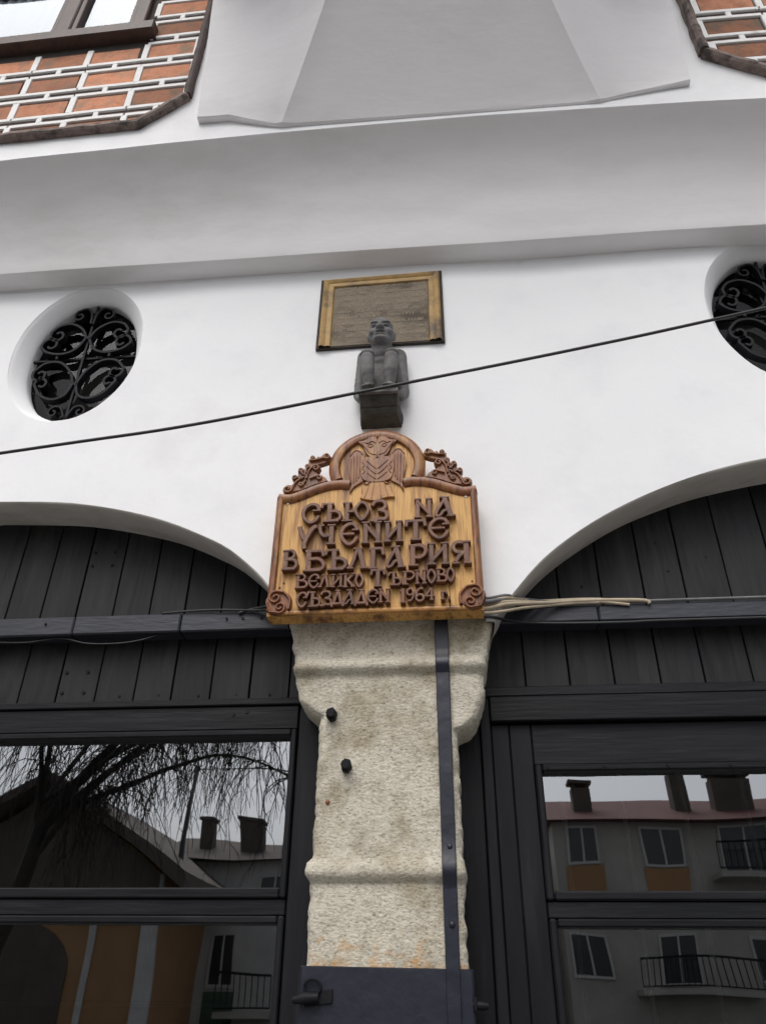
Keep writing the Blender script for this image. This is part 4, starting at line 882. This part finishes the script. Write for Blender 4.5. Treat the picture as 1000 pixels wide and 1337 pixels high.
# ================================================================== across the street (mirrored in the panes)
def far_house(name, label, loc): return thing(name, label, 'house', loc)
def far_window(hs, x0, x1, z0, z1, y, trim=m_hwhite):
    mm = MB(); t = .07
    for (a, b, c, d) in ((x0-t, x0, z0-t, z1+t), (x1, x1+t, z0-t, z1+t), (x0, x1, z0-t, z0), (x0, x1, z1, z1+t), ((x0+x1)/2-.03, (x0+x1)/2+.03, z0, z1)): mm.box(a, b, y, y+.06, c, d)
    wn = mm.build('window', trim, hs); mm = MB(); mm.box(x0+.001, x1-.001, y+.01, y+.03, z0+.001, z1-.001); mm.build('pane', m_hglass, wn)
def far_balcony(hs, x0, x1, z, y):
    mm = MB(); mm.box(x0, x1, y, y+1.0, z-.16, z); bl = mm.build('balcony', m_hwall, hs); mm = MB()
    mm.box(x0, x1, y+.95, y+.99, z+.82, z+.88); mm.box(x0, x1, y+.95, y+.99, z+.06, z+.1)
    n = int((x1-x0)/.16)
    for i in range(n+1): x = x0+(x1-x0)*i/n; mm.box(x-.012, x+.012, y+.96, y+.98, z+.1, z+.82)
    mm.build('railing', m_iron, bl)
k = 1.25; q = lambda x, z: (x*k, 1.6+(z-1.6)*k)
h = far_house('grey_house', 'grey rendered house with red roof and ochre panels across the street', (6, -22, -.12)); YH = -22.0
m = MB(); m.box(2.75, 14.0, YH-7, YH, -.12, 6.25); m.build('wall', m_hwall, h)
m = MB(); m.add([(2.5, YH+.5, 6.2), (14.4, YH+.5, 6.2), (14.4, YH-3.5, 7.55), (2.5, YH-3.5, 7.55), (2.5, YH-7.4, 6.2), (14.4, YH-7.4, 6.2)], [(0, 1, 2, 3), (3, 2, 5, 4), (0, 3, 4), (1, 5, 2), (0, 4, 5, 1)]); rf_ = m.build('roof', m_hred, h)
for x0, x1, z1 in ((3.6, 4.25, 7.75), (6.75, 7.25, 8.1), (8.1, 9.2, 8.0), (11.5, 12.2, 8.0)):
    m = MB(); m.box(x0, x1, YH-1.6, YH-1.0, 6.3, z1-.25, .02); m.box(x0-.08, x1+.08, YH-1.68, YH-.92, z1-.12, z1, .02); m.box(x0+.05, x0+.15, YH-1.5, YH-1.1, z1-.25, z1-.12); m.box(x1-.15, x1-.05, YH-1.5, YH-1.1, z1-.25, z1-.12); m.build('chimney', m_hdark, rf_)
for x0, x1 in ((3.2, 4.05), (5.4, 6.45), (9.9, 10.9), (12.1, 13.0)):
    far_window(h, x0, x1, 5.05, 6.0, YH); m = MB(); m.box(x0-.15, x1+.15, YH, YH+.03, 4.0, 4.95); m.build('ochre_panel', m_horange, h)
far_window(h, 7.75, 9.05, 4.75, 6.05, YH); far_balcony(h, 7.3, 9.5, 4.65, YH)
far_window(h, 5.4, 6.5, 2.0, 3.25, YH); far_balcony(h, 4.6, 7.85, 1.85, YH)
for x0 in (2.95, 8.0, 10.2, 12.2): far_window(h, x0, x0+1.0, 2.2, 3.2, YH)
h = far_house('gabled_house', 'orange house with a broad dark gabled roof across the street', (-11, -18.6, -.12)); YG = -18.6
m = MB(); m.prism([(-14.6, -.12), (-7.9, -.12), (-7.9, 4.3), (-11.3, 6.4), (-14.6, 4.3)], YG-6, YG); m.build('wall', m_horange, h)
m = MB()
for s in (-1, 1): m.prism([(-11.3, 6.85), (-11.3, 6.55), (-11.3+s*4.2, 3.95), (-11.3+s*4.2, 4.30)], YG-6.4, YG+.9)
m.build('roof', m_hdark, h)
m = MB(); m.prism([(-14.55, 3.3), (-7.95, 3.3), (-7.95, 4.28), (-11.3, 6.35), (-14.55, 4.28)], YG+.13, YG+.18); m.build('gable_boarding', m_hdark, h)
m = MB(); m.box(-8.25, -7.85, YG, YG+.12, -.12, 4.3); m.box(-9.75, -9.55, YG, YG+.06, -.12, 4.2); m.build('pilaster', m_hwhite, h)
m = MB(); m.prism([(-13.2, -.12), (-10.2, -.12)]+[(-11.7+1.5*math.cos(R(a)), 2.1+1.1*math.sin(R(a))) for a in range(0, 181, 15)], YG, YG+.05); m.build('archway', m_hdark, h)
h = far_house('pale_house', 'pale house with chimneys and balcony between the orange and grey houses', (-4, -22.5, -.12)); YP = -22.5
m = MB(); m.box(-9.5, 1.8, YP-6, YP, -.12, 5.2); m.build('wall', m_hwhite, h)
m = MB(); m.add([(-9.8, YP+.5, 5.15), (2.1, YP+.5, 5.15), (2.1, YP-3, 6.2), (-9.8, YP-3, 6.2), (-9.8, YP-6.4, 5.15), (2.1, YP-6.4, 5.15)], [(0, 1, 2, 3), (3, 2, 5, 4), (0, 3, 4), (1, 5, 2), (0, 4, 5, 1)]); rf_ = m.build('roof', m_hdark, h)
for x0, x1, z1 in ((-8.7, -8.3, 6.6), (-7.4, -6.6, 6.7), (-3, -2.4, 6.9)): m = MB(); m.box(x0, x1, YP-1.5, YP-1, 5.2, z1, .02); m.box(x0-.06, x1+.06, YP-1.56, YP-.94, z1-.1, z1+.02, .02); m.build('chimney', m_hdark, rf_)
for x0 in (-7.5, -4.6, -2.2, .2): far_window(h, x0, x0+.7, 1.9, 3.1, YP); m = MB(); m.box(x0-.1, x0+.8, YP, YP+.03, .6, 1.75); m.build('green_panel', m_hgreen, h)
for x0 in (-6.2, -3.4, -1.0): far_window(h, x0, x0+.9, 3.6, 4.6, YP)
far_balcony(h, -7.0, -5.4, 1.3, YP)
# bare weeping tree
rt_ = random.Random(11); tree = thing('weeping_tree', 'bare weeping tree on the pavement across the street', 'tree', (-6.6, -8.6, 0))
tr = MB(); tw = MB()
tr.tube(cat_rom([(-6.6, -8.6, -.1), (-6.65, -8.6, 1.4), (-6.5, -8.7, 2.8), (-6.3, -8.7, 4.0)], 5), [.20-.0055*i for i in range(16)], 9)
limbs = []
for i in range(10):
    a = rt_.uniform(0, 6.28); L_ = rt_.uniform(2.2, 4.0) if i > 4 else rt_.uniform(3.4, 4.6)
    if i < 6: a = rt_.uniform(-.7, .7)
    up_ = rt_.uniform(.9, 1.7); s0 = Vector((-6.45, -8.68, rt_.uniform(3.1, 4.0))); d = Vector((math.cos(a), math.sin(a)*.6, 0))
    P = cat_rom([s0, s0+d*L_*.3+Vector((0, 0, .9*up_)), s0+d*L_*.65+Vector((0, 0, 1.6*up_)), s0+d*L_+Vector((0, 0, 1.6*up_+rt_.uniform(-.3, .3)))], 6)
    tr.tube(P, [.055*(1-.8*j/(len(P)-1)) for j in range(len(P))], 6); limbs.append(P)
tr.build('trunk', m_bark, tree, True)
for P in limbs:
    for t in range(50):
        s0 = P[rt_.randrange(5, len(P))]; L_ = rt_.uniform(.7, 2.4); d = Vector((rt_.uniform(-1, 1), rt_.uniform(-1, 1), rt_.uniform(0, .5)))*.5
        pts = [s0]; cur = s0.copy(); vel = d.copy()
        for k_ in range(7):
            vel = vel*.72+Vector((rt_.uniform(-.12, .12), rt_.uniform(-.12, .12), -.16)); cur = cur+vel.normalized()*L_/7; pts.append(cur.copy())
        tw.tube(pts, [.011-.0011*j for j in range(len(pts))], 3, False)
        for k_ in (2, 4, 5):
            e = pts[k_]; pp = [e]
            vv = Vector((rt_.uniform(-.5, .5), rt_.uniform(-.5, .5), -.1))
            for _ in range(3): vv = vv*.7+Vector((rt_.uniform(-.1, .1), 0, -.25)); pp.append(pp[-1]+vv.normalized()*.13)
            tw.tube(pp, [.006, .0055, .005, .004], 3, False)
tw.build('crown', m_bark, tree, recalc=False)
m = MB(); m.tube(cat_rom([(-8, -20, 7.5), (0, -20, 7.15), (6, -20, 7.25), (14, -20, 7.6)], 6), .02, 5)
m.tube([(-8, -20, -.12), (-8, -20, 7.6)], .07, 8); m.tube([(14, -20, -.12), (14, -20, 7.7)], .07, 8)
tag(m.build('street_wire', m_cable, None, True), 'dark wire strung between two poles across the street', 'wire')
